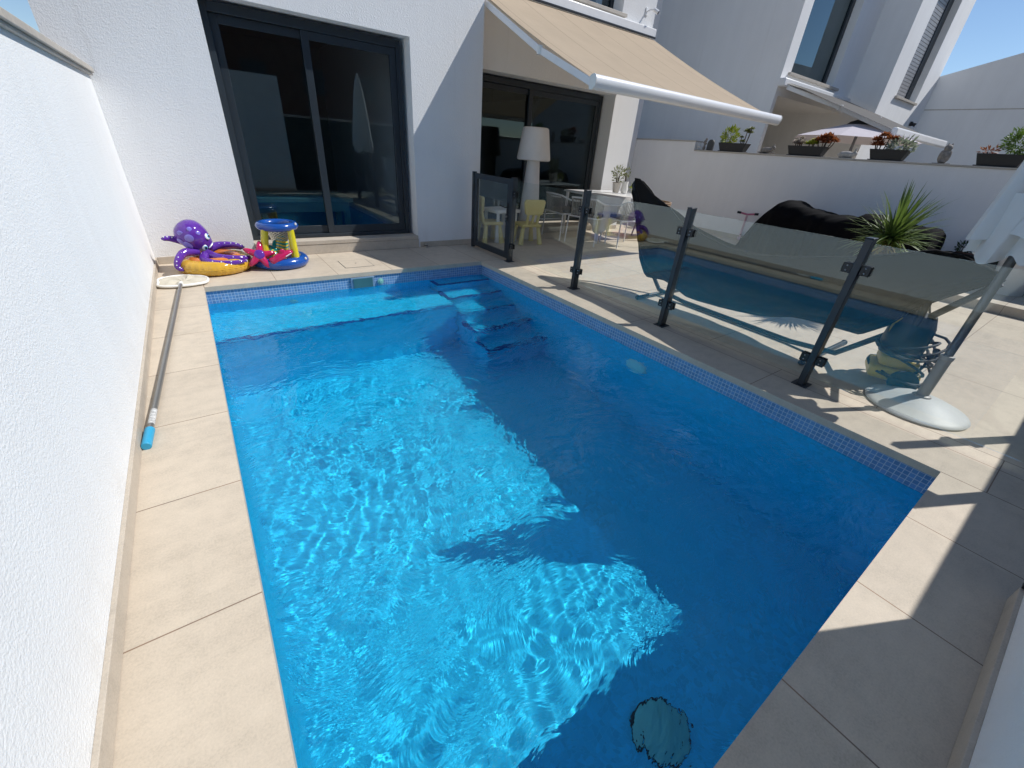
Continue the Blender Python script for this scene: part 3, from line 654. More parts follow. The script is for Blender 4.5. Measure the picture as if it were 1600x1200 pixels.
# its open parasol
np2 = thing('parasol', 'open pale lilac parasol standing behind the terrace wall next door', 'parasol', (7.9, -.85, 0))
m_ = MB(); N = 8; vs = [(0, 0, 2.18)]; fs = []
for r_, z in ((.28, 2.14), (1.0, 1.90)):
    for k_ in range(N): a = 2*PI*(k_+.3)/N; vs.append((r_*1.45*math.cos(a), r_*math.sin(a), z))
for k_ in range(N): fs.append((0, 1+k_, 1+(k_+1) % N)); fs.append((1+k_, 1+N+k_, 1+N+(k_+1) % N, 1+(k_+1) % N))
m_.add(vs, fs); m_.build('canopy', M['lilac_cloth'], np2, angle=5)
m_ = MB(); m_.lathe([(.26, 2.15), (.2, 2.2), (.06, 2.25), (.0001, 2.27)], 8); m_.build('top_vent', M['slate'], np2)
m_ = MB(); m_.tube([(0, 0, -1.9), (0, 0, 2.2)], .025, 12); m_.build('pole', M['grey_pole'], np2)

# ================================================================== THINGS ON THE TERRACE WALL
TZ = 1.552
def planter(y0, y1, label, x=6.2, h=.15):
    p = thing('planter', label, 'planter', (x, (y0+y1)/2, TZ), 0, 'dark planters on the terrace wall'); L = abs(y1-y0)/2; m_ = MB()
    vs = []
    for (z, sx, sy) in ((.012, .075, L-.05), (h, .10, L), (h, .09, L-.012), (.03, .07, L-.06)):
        vs += [(-sx, -sy, z), (sx, -sy, z), (sx, sy, z), (-sx, sy, z)]
    fs = [(3, 2, 1, 0), (12, 13, 14, 15)]
    for r_ in range(3):
        for k_ in range(4): fs.append((r_*4+k_, r_*4+(k_+1) % 4, r_*4+4+(k_+1) % 4, r_*4+4+k_))
    m_.add(vs, fs); m_.build('trough', M['anth_planter'], p, bevel=.004)
    m_ = MB(); m_.box(-.085, .085, -L+.02, L-.02, 0, .011); m_.build('saucer', M['anth_planter'], p, bevel=.003)
    m_ = MB(); m_.box(-.083, .083, -L+.03, L-.03, h-.04, h-.02); m_.build('soil', M['terracotta'], p)
    return p
planter(.88, .30, 'dark planter with a bright yellow-green bush and a leggy succulent')
planter(-.48, -1.10, 'dark planter of mixed succulents standing below the lilac parasol')
planter(-1.74, -2.24, 'dark planter with rusty rosettes and grey-green succulents, nearest the owl')
planter(-3.0, -3.50, 'dark planter beside the white parasol, farthest right on the wall')
def bush(name, loc, R, n, size, mat, label, cat='plant', up=.3, seed=0, stems=0, group=None):
    rn = random.Random(seed); p = thing(name, label, cat, loc, 0, group); m_ = MB()
    for i in range(n):
        v = Vector((rn.gauss(0, 1), rn.gauss(0, 1), rn.gauss(0, 1))).normalized(); q = rn.uniform(.35, 1)**.6
        q *= 1+.22*math.sin(5*v.x+seed)*math.sin(4*v.y+2*seed)
        c_ = Vector((v.x*R[0]*q, v.y*R[1]*q, R[2]+v.z*R[2]*q)); dd = (v+Vector((rn.gauss(0, .4), rn.gauss(0, .4), up+rn.gauss(0, .4)))).normalized()
        m_.leafq(c_, dd, (rn.gauss(0, 1), rn.gauss(0, 1), rn.gauss(0, 1)), size*rn.uniform(.6, 1.3), size*rn.uniform(.3, .5))
    m_.build('foliage', mat, p, False)
    m_ = MB()
    for i in range(max(3, stems)):
        a = rn.uniform(0, 6.28); m_.tube([(.01*math.cos(a), .01*math.sin(a), -.02), (R[0]*.4*math.cos(a), R[1]*.4*math.sin(a), R[2]*rn.uniform(.8, 1.4))], [.006, .003], 5)
    m_.build('stem', M['bark'], p)
    return p
def rosettes(name, loc, spots, mat, label, seed=0, leaves=26):
    rn = random.Random(seed); p = thing(name, label, 'plant', loc); st_ = MB(); fo = MB()
    for (x, y, z, r_) in spots:
        st_.tube([(x*.5, y*.6, -.02), (x*.8, y*.9, z*.5), (x, y, z)], [.009, .008, .007], 6)
        for i in range(leaves):
            a = i*2.4+rn.uniform(-.2, .2); e = .15+1.1*(1-i/leaves); dd = Vector((math.cos(a)*math.sin(e+.2), math.sin(a)*math.sin(e+.2), math.cos(e+.2)))
            fo.leafq((x, y, z), dd, (0, 0, 1), 1.35*r_*(.55+.45*e/1.25)*rn.uniform(.8, 1.15), r_*.72)
    fo.build('rosette', mat, p, False); st_.build('stem', M['bark'], p); return p
bush('shrub', (6.2, .72, TZ+.13), (.10, .15, .14), 240, .075, M['green'], 'bright yellow-green leafy bush growing in the leftmost planter', seed=2, up=.5)
rosettes('succulent', (6.2, .42, TZ+.13), [(0, -.02, .22, .07), (.02, -.07, .2, .06), (-.02, .05, .12, .05), (.0, -.09, .26, .06), (.0, .02, .05, .06)], M['olive'], 'leggy olive succulent at the right end of the leftmost planter', 3)
rosettes('succulent', (6.2, -.62, TZ+.13), [(0, .06, .07, .07), (.03, 0, .09, .07), (-.03, -.06, .07, .07), (0, -.02, .14, .05), (0, .02, .05, .08)], M['pinkish'], 'pale rosy succulents at the left end of the parasol planter', 4)
rosettes('succulent', (6.2, -.82, TZ+.13), [(0, .03, .05, .08), (0, -.05, .06, .08), (.03, -.02, .10, .07)], M['green'], 'yellow-green succulent in the middle of the parasol planter', 5)
rosettes('succulent', (6.2, -1.02, TZ+.13), [(0, .1, .11, .09), (.02, .03, .15, .09), (-.02, -.04, .17, .09), (.02, -.1, .12, .09), (0, -.15, .10, .08), (.04, 0, .08, .09)], M['rust'], 'rust red rosettes at the right end of the parasol planter', 6)
rosettes('succulent', (6.2, -1.85, TZ+.13), [(0, .09, .14, .09), (.02, .02, .2, .08), (-.02, .05, .07, .10), (.0, -.06, .16, .08), (0, -.14, .16, .07)], M['rust'], 'rusty rosettes in the planter nearest the owl', 7)
bush('succulent', (6.2, -2.10, TZ+.12), (.09, .17, .09), 220, .07, M['sage'], 'grey-green fleshy succulent beside the rusty rosettes', seed=8, up=.6)
bush('shrub', (6.2, -3.36, TZ+.13), (.13, .17, .16), 800, .048, M['mid_green'], 'dense feathery green shrub in the planter beside the white parasol', seed=9, up=.4)
bush('succulent', (6.2, -3.10, TZ+.13), (.07, .08, .05), 90, .05, M['rust'], 'low reddish plant beside the feathery green shrub', seed=10)
# stone animals
def figure(name, y, parts, mat, label, rz=0):
    p = thing(name, label, 'figurine', (6.2, y, TZ), rz); first = None; m_ = MB()
    for (c_, r_) in parts: m_.ball(c_, r_, nu=14, nv=9)
    o = m_.build('body', mat, p)
    rm = o.modifiers.new('remesh', 'REMESH'); rm.mode = 'VOXEL'; rm.voxel_size = .006; rm.use_smooth_shade = True
    sm = o.modifiers.new('smooth', 'SMOOTH'); sm.factor = .5; sm.iterations = 3
    m_ = MB(); m_.lathe([(.001, .0002), (.055, .0002), (.055, .008), (.001, .008)], 20, Matrix.Diagonal((1, 1.9, 1, 1))); m_.build('plinth', mat, p)
    return p
figure('cat_statue', -.08, [((0, 0, .06), (.05, .10, .05)), ((0, .05, .05), (.05, .05, .05)), ((0, -.12, .10), (.035, .04, .035)), ((.015, -.12, .14), (.01, .01, .022)), ((-.015, -.12, .14), (.01, .01, .022)), ((0, -.07, .07), (.04, .05, .04)), ((.03, -.13, .02), (.014, .03, .014)), ((-.03, -.13, .02), (.014, .03, .014)), ((0, .12, .02), (.012, .05, .012))], M['stone_grey'], 'grey stone crouching cat left of the parasol planter')
figure('rabbit_statue', -1.42, [((0, 0, .055), (.05, .10, .05)), ((0, .06, .05), (.052, .06, .05)), ((0, -.11, .065), (.035, .045, .04)), ((.018, -.11, .12), (.010, .014, .04)), ((-.018, -.11, .12), (.010, .014, .04)), ((0, -.06, .05), (.045, .06, .045)), ((0, .12, .05), (.02, .02, .02))], M['stone_light'], 'pale stone rabbit lying between two dark planters')
figure('owl_statue', -2.66, [((0, 0, .10), (.055, .055, .09)), ((0, 0, .20), (.048, .048, .045)), ((.02, .02, .245), (.012, .012, .02)), ((.02, -.02, .245), (.012, .012, .02)), ((0, 0, .03), (.05, .05, .03)), ((.0, .05, .10), (.03, .02, .07)), ((0, -.05, .10), (.03, .02, .07))], M['stone_grey'], 'brown stone owl sitting on the terrace wall')
figure('statue', 1.24, [((0, 0, .04), (.03, .03, .04)), ((0, 0, .10), (.02, .02, .06)), ((0, .0, .16), (.03, .03, .03)), ((0, -.015, .20), (.024, .024, .026)), ((0, .03, .14), (.015, .025, .015)), ((0, -.03, .12), (.015, .025, .015))], M['stone_grey'], 'small dark standing figure by the stepped end of the wall')
o = MB(); vs = []
for x in (-.02, .02):
    for i in range(13):
        a = PI*i/12; vs.append((x, .07*math.cos(a), .13+.07*math.sin(a)))
    vs += [(x, -.07, 0.001), (x, .07, 0.001)]
o.add(vs, [tuple(range(14, -1, -1)), tuple(range(15, 30))]+[(i, (i+1) % 15, 15+(i+1) % 15, 15+i) for i in range(15)])
o = o.build('slate_plaque', M['slate'], None, bevel=.003); o.location = (6.2, 1.10, TZ); tag(o, 'rounded dark slate plaque standing on the terrace wall', 'plaque')
ch = thing('miniature_bench', 'tiny white bench ornament against the step in the wall', 'ornament', (6.2, 1.33, TZ))
m_ = MB(); m_.box(-.05, .05, -.03, .03, .06, .07); m_.build('seat', M['white_plastic'], ch)
m_ = MB(); m_.box(-.05, .05, .03, .038, .06, .14); m_.build('backrest', M['white_plastic'], ch)
for x in (-.045, .035):
    for y in (-.028, .018): m_ = MB(); m_.box(x, x+.01, y, y+.01, .001, .0595); m_.build('leg', M['white_plastic'], ch)

# ================================================================== CLOSED PARASOL IN FRONT
pa = thing('parasol', 'closed white parasol on a round grey base beside the pool fence', 'parasol', (.745, -4.365, 0))
m_ = MB(); m_.lathe([(.272, .001), (.276, .012), (.268, .022), (.25, .028), (.20, .05), (.12, .078), (.06, .09), (.04, .092)], 64); m_.build('base', M['grey_paint'], pa)
m_ = MB(); m_.lathe([(.05, .092), (.045, .10), (.032, .105), (.032, .355), (.036, .36), (.036, .385), (.026, .388)], 32); m_.build('sleeve', plain('sleeve_grey', (.33, .31, .28), .5, 0, .1), pa)
m_ = MB(); m_.tube([(0, 0, .1), (0, 0, 2.46)], .0225, 20); m_.build('pole', M['grey_pole'], pa)
m_ = MB(); m_.tube([(.03, 0, .37), (.07, 0, .37)], .008, 10); m_.ball((.08, 0, .37), .016, nu=12, nv=8); m_.build('knob', M['black'], pa)
def canopy():
    n = 240
    def sheet(z0, z1, R0_, R1_, folds, depth, phase, seed, rows, hem):
        vs = []; fs = []; rn = random.Random(seed); w_ = [rn.uniform(.6, 1.4) for _ in range(folds)]; tot = sum(w_); acc = [0]
        for q_ in w_: acc.append(acc[-1]+q_/tot*2*PI)
        for i in range(rows):
            t = i/(rows-1)
            for k_ in range(n):
                a = 2*PI*k_/n; b = (a+phase) % (2*PI); f = max(j_ for j_ in range(folds) if acc[j_] <= b+1e-9); u = (b-acc[f])/(acc[f+1]-acc[f])
                # each pleat is a flat flap that overlaps the next one
                pro = 1-depth*min(1, .3+t)*(1-(u/.86 if u < .86 else (1-u)/.14)**.8)
                r_ = (R0_+(R1_-R0_)*t**.7)*pro*(1+.035*math.sin(2*a+1.3)+.012*math.sin(23*a+6*t)*t)
                z = z0+(z1-z0)*t+hem*t**5*(math.sin(2*PI*u)*.8+.5*math.sin(3*a+seed))
                tw = -.18*t; vs.append((r_*math.cos(a+tw), r_*math.sin(a+tw), z))
        for i in range(rows-1):
            for k_ in range(n): fs.append((i*n+k_, i*n+(k_+1) % n, (i+1)*n+(k_+1) % n, (i+1)*n+k_))
        return vs, fs
    m_ = MB(); m_.add(*sheet(2.43, 1.09, .035, .255, 5, .34, 2.2, 3, 44, .035)); m_.build('canopy', M['parasol_cloth'], pa, angle=70)
    m_ = MB(); m_.add(*sheet(1.30, .985, .20, .215, 7, .30, .4, 9, 14, .03)); m_.build('valance', M['parasol_cloth'], pa, angle=70)
canopy()
m_ = MB(); m_.lathe([(.03, 2.42), (.034, 2.45), (.02, 2.49), (.0001, 2.52)], 20); m_.build('finial', M['white_plastic'], pa)

# ================================================================== HAMMOCK
ha = thing('hammock', 'black fabric hammock hanging on a dark stand behind the glass fence', 'hammock', (0, 0, 0))
near = [(1.19, -1.27, 1.11), (1.15, -1.37, 1.11), (1.05, -1.66, .99), (.95, -1.96, .91), (.88, -2.16, .82), (.78, -2.51, .75), (.70, -2.81, .71), (.65, -3.11, .72), (.63, -3.34, .76), (.63, -3.65, .83), (.68, -3.89, .90), (.75, -4.04, .95), (.82, -4.15, .94), (.98, -4.34, .86)]
bot = [(1.19, -1.27, .98), (1.17, -1.39, .79), (1.13, -1.53, .55), (1.08, -1.66, .33), (1.06, -1.77, .21), (1.05, -1.84, .18), (1.02, -2.08, .20), (.98, -2.41, .14), (.95, -2.81, .15), (.93, -3.22, .22), (.92, -3.42, .28), (.92, -3.62, .30), (.92, -3.86, .31), (.93, -3.98, .42), (.95, -4.08, .58), (.97, -4.22, .72), (.98, -4.34, .84)]
def interp3(tab, y):
    q_ = [-t[1] for t in tab]; return float(np.interp(-y, q_, [t[0] for t in tab])), float(np.interp(-y, q_, [t[2] for t in tab]))
def interp(tab, y): return float(np.interp(-y, [-a for a, _ in tab], [b for _, b in tab]))
m_ = MB(); NS = 120; NC = 40; vs = []; fs = []
for i in range(NS+1):
    u = i/NS; y = -1.272-(4.335-1.272)*u; xn, zn = interp3(near, y); xb, zb = interp3(bot, y); xf = 2*xb-xn+.02; zf = max(zb+.02, zn-.07*math.sin(PI*u)); fr = (1-u)**3+u**3
    for k_ in range(NC):
        a = PI*k_/(NC-1); e = math.sin(a)**.6; q_ = k_/(NC-1); x = xb-(xb-xn)*math.cos(a) if q_ < .5 else xb-(xf-xb)*math.cos(a)
        z = (zn if q_ < .5 else zf)*(1-e)+zb*e
        x += .014*math.sin(k_*1.7+4*u)*(.25+fr)*e+.008*math.sin(u*34+k_*.6)*e; z += .010*math.sin(k_*2.1+u*6)*fr*e+.006*math.sin(u*27+k_*.4)*e
        vs.append((x, y+.016*math.sin(k_*1.3)*fr, z))
for i in range(NS):
    for k_ in range(NC-1): fs.append((i*NC+k_, i*NC+k_+1, (i+1)*NC+k_+1, (i+1)*NC+k_))
m_.add(vs, fs); m_.build('sling', M['hammock'], ha, angle=180)
m_ = MB(); m_.tube([(n_[0], n_[1], n_[2]+.004) for n_ in near], .009, 8); m_.build('hem', M['hammock'], ha)
m_ = MB(); m_.tube([(1.19, -1.275, 1.09), (1.195, -1.255, 1.06)], .012, 8); m_.build('rope', M['rubber'], ha)
m_ = MB(); m_.tube([(.98, -4.33, .85), (.97, -4.37, .83)], .012, 8); m_.build('rope', M['rubber'], ha)
m_ = MB(); m_.tube([(1.195, -1.26, 1.06), (1.19, -1.5, .5), (1.14, -1.95, .06), (1.12, -2.3, .026), (1.08, -3.4, .026), (1.05, -3.75, .07), (1.02, -4.1, .45), (.97, -4.365, .82)], .022, 12); m_.tube([(.75, -1.98, .026), (1.6, -1.98, .026)], .02, 12); m_.tube([(.70, -3.66, .026), (1.55, -3.66, .026)], .02, 12); m_.build('stand', M['black'], ha)
for y, xs_ in ((-1.98, (.75, 1.6)), (-3.66, (.70, 1.55))):
    for x in xs_: m_ = MB(); m_.ball((x, y, .026), .025, nu=12, nv=8); m_.build('foot', M['rubber'], ha)

# ================================================================== YUCCA, COVERED FURNITURE, SCOOTER
yu = thing('yucca_plant', 'spiky green yucca growing in a pot behind the hammock', 'plant', (2.55, -3.38, 0)); rn = random.Random(12)
m_ = MB()
for i in range(190):
    a = rn.uniform(0, 2*PI); e = rn.betavariate(1.7, 1.3)*1.9; z = .80+rn.uniform(-.05, .07); dd = Vector((math.cos(a)*math.sin(e), math.sin(a)*math.sin(e), math.cos(e)))
    m_.blade((dd.x*.02, dd.y*.02, z), dd, rn.uniform(.30, .47)*(1.12 if e < .6 else 1), rn.uniform(.03, .046), rn.uniform(.0, .7)*(e > .5), 5)
m_.build('leaves', M['yucca'], yu, False)
m_ = MB()
for i in range(22):
    a = rn.uniform(0, 2*PI); e = rn.uniform(1.45, 2.2); dd = Vector((math.cos(a)*math.sin(e), math.sin(a)*math.sin(e), math.cos(e)))
    m_.blade((dd.x*.02, dd.y*.02, .76+rn.uniform(-.04, .02)), dd, rn.uniform(.18, .36), rn.uniform(.02, .034), rn.uniform(.4, 1.1), 5)
m_.build('dry_leaves', leaf('dry_leaf', (.20, .15, .07), (.36, .30, .16)), yu, False)
m_ = MB(); m_.tube([(0, 0, .35), (.01, 0, .6), (0, .01, .82)], [.045, .035, .04], 12); m_.build('trunk', M['bark'], yu)
yp = thing('flower_pot', 'pale round pot holding the spiky yucca', 'pot', (2.55, -3.38, 0))
m_ = MB(); m_.lathe([(.12, .001), (.17, .30), (.19, .36), (.19, .39), (.17, .39), (.165, .34), (.001, .34)], 36); m_.build('body', M['ceramic'], yp)
m_ = MB(); m_.lathe([(.001, .345), (.164, .345)], 24); m_.build('soil', M['terracotta'], yp)
cf = thing('covered_furniture', 'garden furniture under a draped black cover against the terrace wall', 'cover', (5.25, 0, 0))
prof = [(-.74, .0), (-.80, .2), (-.90, .52), (-1.02, .68), (-1.17, .84), (-1.28, .88), (-1.36, .87), (-1.6, .80), (-1.91, .765), (-2.2, .765), (-2.3, .77), (-2.36, .83), (-2.56, .83), (-2.62, .765), (-3.0, .77), (-3.24, .76), (-3.2, .6), (-3.05, .2), (-3.0, 0)]
m_ = MB(); vs = []; fs = []; NC = 26; yy = np.linspace(-.72, -3.26, 170)
tp = [(-.72, .02), (-.80, .25), (-.90, .52), (-1.02, .68), (-1.17, .84), (-1.28, .885), (-1.36, .875), (-1.6, .80), (-1.91, .765), (-2.28, .765), (-2.36, .83), (-2.56, .835), (-2.63, .765), (-3.0, .77), (-3.2, .76), (-3.26, .70)]
for i, y in enumerate(yy):
    z1 = interp(tp, y); hw = .40+.03*math.sin(y*9)
    for k_ in range(NC):
        a = PI*k_/(NC-1); ca, sa = math.cos(a), math.sin(a)
        x = -hw*math.copysign(abs(ca)**.45, ca)*(1+(.085*math.sin(y*23+2*math.sin(y*7))+.03*math.sin(y*51+k_*.25))*(1-sa)); z = z1*(max(0, sa)**.4)+(.010*math.sin(y*17+k_*.9)+.006*math.sin(y*43+k_*1.7))*sa
        vs.append((x, y, max(.002, z)))
for i in range(len(yy)-1):
    for k_ in range(NC-1): fs.append((i*NC+k_, i*NC+k_+1, (i+1)*NC+k_+1, (i+1)*NC+k_))
fs += [tuple(range(NC)), tuple(range((len(yy)-1)*NC+NC-1, (len(yy)-1)*NC-1, -1))]
m_.add(vs, fs); m_.build('cover', M['cover'], cf, angle=60)
m_ = MB()
for y_ in (-1.30, -2.62): m_.tube([(-.40*math.copysign(abs(math.cos(PI*i/24))**.45, math.cos(PI*i/24)), y_, max(.01, interp(tp, y_)*math.sin(PI*i/24)**.4+.004)) for i in range(25)], .005, 6)
m_.build('seam', M['cover'], cf)
m_ = MB(); m_.tube([(-.38, -.78, .02), (-.40, -1.6, .015), (-.39, -2.4, .018), (-.38, -3.2, .015)], .012, 8); m_.build('hem_cord', M['black'], cf)
sc = thing('scooter', 'pink and white child scooter parked beside the black cover', 'scooter', (5.95, -.25, 0), math.radians(-60))
m_ = MB(); m_.box(-.05, .05, -.32, .06, .06, .075); m_.build('board', M['pale_pink'], sc, bevel=.006)
for y, r_ in ((.13, .085), (-.36, .06)):
    m_ = MB(); m_.torus((0, y, r_+.001), r_-.014, .014, 28, 10, Matrix.Rotation(PI/2, 3, 'Y')); wo = m_.build('wheel', M['rubber'], sc); m_ = MB(); m_.lathe([(.001, -.01), (r_-.02, -.008), (r_-.02, .008), (.001, .01)], 20, Matrix.Translation((0, y, r_)) @ Matrix.Rotation(PI/2, 4, 'Y')); m_.build('hub', M['pale_pink'], wo)
m_ = MB(); m_.tube([(0, .13, .09), (0, .03, .50)], .02, 12); m_.tube([(0, .05, .07), (0, .10, .2)], .015, 8); m_.build('stem', M['pale_pink'], sc)
m_ = MB(); m_.tube([(-.13, .02, .52), (0, .03, .50), (.13, .02, .52)], .017, 10); m_.build('handlebar', M['pink'], sc)
m_ = MB(); m_.tube([(-.19, .02, .525), (-.12, .02, .52)], .022, 10); m_.tube([(.19, .02, .525), (.12, .02, .52)], .022, 10); m_.build('grip', M['rubber'], sc)
wp = thing('flower_pot', 'large plain white pot on the raised step behind the parasol pole', 'pot', (5.55, -4.10, .111))
m_ = MB(); m_.lathe([(.16, .001), (.22, .36), (.24, .42), (.24, .45), (.22, .45), (.215, .4), (.001, .4)], 36); m_.build('body', M['white_plastic'], wp)
m_ = MB(); m_.lathe([(.001, .405), (.214, .405)], 24); m_.build('soil', M['terracotta'], wp)
tp_ = thing('trough_planter', 'low dark trough with a small green plant against the terrace wall', 'planter', (5.9, -3.75, .111))
m_ = MB(); m_.box(-.12, .12, -.6, .38, .001, .36); m_.build('trough', M['anth_planter'], tp_, bevel=.01)
m_ = MB(); m_.box(-.1, .1, -.58, .36, .3605, .366); m_.build('soil', M['terracotta'], tp_)
bush('shrub', (5.9, -3.44, .47), (.08, .09, .07), 130, .045, M['dark_green'], 'small dark green plant in the low trough by the wall', seed=21)

# ================================================================== PRESSURE WASHER
kw = thing('pressure_washer', 'yellow and black pressure washer with coiled black hose behind the fence', 'pressure washer', (1.02, -4.12, 0), math.radians(20), scale=1.12)
m_ = MB(); m_.box(-.13, .13, -.13, .13, .05, .13); m_.box(-.10, .10, -.10, .10, .1305, .2); m_.build('base', M['kaercher_yellow'], kw, bevel=.025, seg=3)
m_ = MB(); m_.lathe([(.001, .20), (.10, .205), (.115, .26), (.11, .40), (.085, .47), (.001, .49)], 28, Matrix.Translation((0, .02, 0))); m_.build('motor_housing', M['black'], kw)
m_ = MB(); m_.box(-.06, .06, .075, .125, .30, .46); m_.build('back_panel', M['kaercher_yellow'], kw, bevel=.025, seg=3)
m_ = MB(); m_.box(-.06, .06, -.085, -.06, .22, .40); m_.build('front_cover', M['rubber'], kw, bevel=.02)
m_ = MB()
for q_ in (-1, 1): m_.tube([(q_*.085, .03, .40), (q_*.09, .035, .55), (q_*.095, .045, .66), (q_*.09, .07, .74)], [.022, .02, .018, .018], 10)
m_.tube([(-.095, .07, .745), (.095, .07, .745)], .022, 12); m_.box(-.09, .09, .025, .05, .52, .57); m_.box(-.09, .09, .03, .055, .635, .665); m_.build('handle', M['black'], kw)
for s in (-1, 1):
    m_ = MB(); m_.lathe([(.001, -.022), (.06, -.022), (.075, -.012), (.075, .012), (.06, .022), (.001, .022)], 28, Matrix.Translation((s*.15, -.05, .076)) @ Matrix.Rotation(PI/2, 4, 'Y')); m_.build('wheel', M['rubber'], kw)
m_ = MB(); pts = []; rn = random.Random(4)
for i in range(150):
    a = i*.42; rr = .17+.035*math.sin(i*.37); pts.append((rr*math.cos(a)*1.05, rr*math.sin(a)*.8-.02, .17+.13*math.sin(i*.11)+.04*math.sin(a*1.3)))
m_.tube(pts, .008, 8); m_.build('hose', M['rubber'], kw)
m_ = MB(); pts = [(.09, -.05, .62)]
for i in range(60):
    t = i/59; a = t*9; pts.append((.13+.07*math.cos(a)+.05*t, -.07+.05*math.sin(a), .60-.55*t+.03*math.sin(a)))
m_.tube(pts, .006, 8); m_.build('power_cord', M['rubber'], kw)
m_ = MB(); m_.tube([(-.10, -.12, .30), (-.02, -.16, .22), (.16, -.16, .20)], [.018, .016, .012], 10); m_.build('spray_gun', M['rubber'], kw)

# ================================================================== FLOOR LAMP, KIDS FURNITURE, DINING SET
fl = thing('floor_lamp', 'tall plain white floor lamp with tapered shade in front of the terrace door', 'lamp', (1.60, 1.14, 0))
m_ = MB(); m_.lathe([(.16, .001), (.19, .01), (.195, .04), (.175, .25), (.135, .7), (.10, 1.15), (.095, 1.2)], 44); m_.build('stand', M['lamp_plastic'], fl)
m_ = MB(); m_.lathe([(.0951, 1.165), (.23, 1.165), (.255, 1.175), (.26, 1.20), (.20, 1.585), (.19, 1.60), (.17, 1.608), (.001, 1.612)], 44); m_.build('lamp_shade', M['lamp_plastic'], fl)
kt = thing('kids_table', 'small white kids table between two yellow chairs', 'table', (1.06, 1.14, 0), math.radians(6))
m_ = MB(); m_.box(-.26, .22, -.20, .20, .43, .48); m_.build('table_top', M['white_plastic'], kt, bevel=.015, seg=3)
for x in (-.2, .16):
    for y in (-.15, .15): m_ = MB(); m_.lathe([(.045, .001), (.04, .03), (.022, .43)], 18, Matrix.Translation((x, y, 0))); m_.build('leg', M['white_plastic'], kt)
def kid_chair(label, loc, rz):
    p = thing('kids_chair', label, 'chair', loc, rz, 'yellow kids chairs')
    m_ = MB(); m_.box(-.17, .17, -.15, .17, .265, .31); m_.build('seat', M['yellow_toy'], p, bevel=.015, seg=3)
    m_ = MB(); vs = []
    for y in (-.185, -.150):
        for (x, z) in ((-.155, .47), (-.13, .445), (.13, .445), (.155, .47), (.185, .63), (.16, .665), (-.16, .665), (-.185, .63)): vs.append((x, y-.02*(z-.45), z))
    m_.add(vs, [tuple(range(7, -1, -1)), tuple(range(8, 16))]+[(i, (i+1) % 8, 8+(i+1) % 8, 8+i) for i in range(8)]); m_.build('backrest', M['yellow_toy'], p, bevel=.014, seg=3)
    for x in (-.09, 0, .09): m_ = MB(); m_.tube([(x, -.125, .29), (x*1.05, -.165, .46)], .022, 12); m_.build('spindle', M['yellow_toy'], p)
    for x in (-1, 1):
        for y in (-1, 1): m_ = MB(); m_.tube([(x*.13, y*.11+.01, .27), (x*.175, y*.145+.01, .001)], [.026, .042], 14); m_.build('leg', M['yellow_toy'], p)
    return p
k0 = kid_chair('yellow kids chair seen from behind beside the white floor lamp', (1.33, .80, 0), math.radians(-8))
copy_thing(k0, (.80, 1.10, 0), math.radians(-100), 'yellow kids chair seen side-on through the gate glass')

dt = thing('dining_table', 'white outdoor dining table with a pale cloth hanging at its corner', 'table', (3.15, .86, 0), math.radians(-4))
m_ = MB(); m_.box(-.62, .62, -.52, .52, .71, .74); m_.build('table_top', M['white_metal'], dt, bevel=.006)
for x in (-.57, .57):
    for y in (-.47, .47): m_ = MB(); m_.tube([(x, y, .71), (x, y, .001)], [.028, .02], 12); m_.build('leg', M['white_metal'], dt)
tc = MB(); vs = []; fs = []
for i in range(22):
    for j in range(22):
        u, v = i/21, j/21; x = -.64+.62*u; y = -.54+.5*v; hang = 0
        vs.append((x, y, .744+.003*math.sin(7*u+5*v)))
for i in range(21):
    for j in range(21): fs.append((i*22+j, (i+1)*22+j, (i+1)*22+j+1, i*22+j+1))
tc.add(vs, fs)
nn = 26; vs = []; fs = []
edge = [(-.655, -.04-.5*i/12) for i in range(13)]+[(-.655+.62*i/12, -.555) for i in range(1, 13)]
for i, (x, y) in enumerate(edge):
    dcorner = abs(i-12)/12
    for j in range(8):
        t = j/7; drop = (.60-.38*dcorner)*t; out = .03*math.sin(i*1.4)*t
        vs.append((x-(out if i <= 12 else 0)-.02*t, y-(out if i >= 12 else 0)-.02*t, .745-drop))
for i in range(len(edge)-1):
    for j in range(7): fs.append((i*8+j, (i+1)*8+j, (i+1)*8+j+1, i*8+j+1))
tc.add(vs, fs); o = tc.build('tablecloth', M['table_cloth'], None, angle=180); o.location = dt.location; o.rotation_euler = dt.rotation_euler
tag(o, 'pale cloth draped over the corner of the dining table', 'tablecloth')
def rope_chair(label, loc, rz):
    p = thing('dining_chair', label, 'chair', loc, rz, 'rope dining chairs')
    m_ = MB(); m_.tube([(-.26, .22, .43), (.26, .22, .43), (.26, -.22, .42), (-.26, -.22, .42)], .012, 8, True); m_.tube([(-.27, .10, .62), (-.28, -.10, .64), (-.22, -.25, .70), (0, -.28, .71), (.22, -.25, .70), (.28, -.10, .64), (.27, .10, .62)], .013, 8); m_.build('frame', M['white_metal'], p)
    for x in (-1, 1):
        for y in (-1, 1): m_ = MB(); m_.tube([(x*.26, y*.21, .62 if y > 0 else .43), (x*.27, y*.23, .001)], .012, 8); m_.build('leg', M['white_metal'], p)
    m_ = MB(); ar = [(-.28, -.10, .64), (-.22, -.25, .70), (0, -.28, .71), (.22, -.25, .70), (.28, -.10, .64)]
    for i in range(30):
        t = i/29*4; a_ = min(3, int(t)); q = Vector(ar[a_]).lerp(Vector(ar[a_+1]), t-a_); b_ = Vector((q.x*.93, max(q.y, -.22)*.98, .42)); m_.tube([q, b_], .006, 5)
    m_.build('rope_back', M['rope'], p)
    m_ = MB(); m_.box(-.24, .24, -.20, .21, .432, .485); m_.build('cushion', M['cushion'], p, bevel=.02, seg=3)
    return p
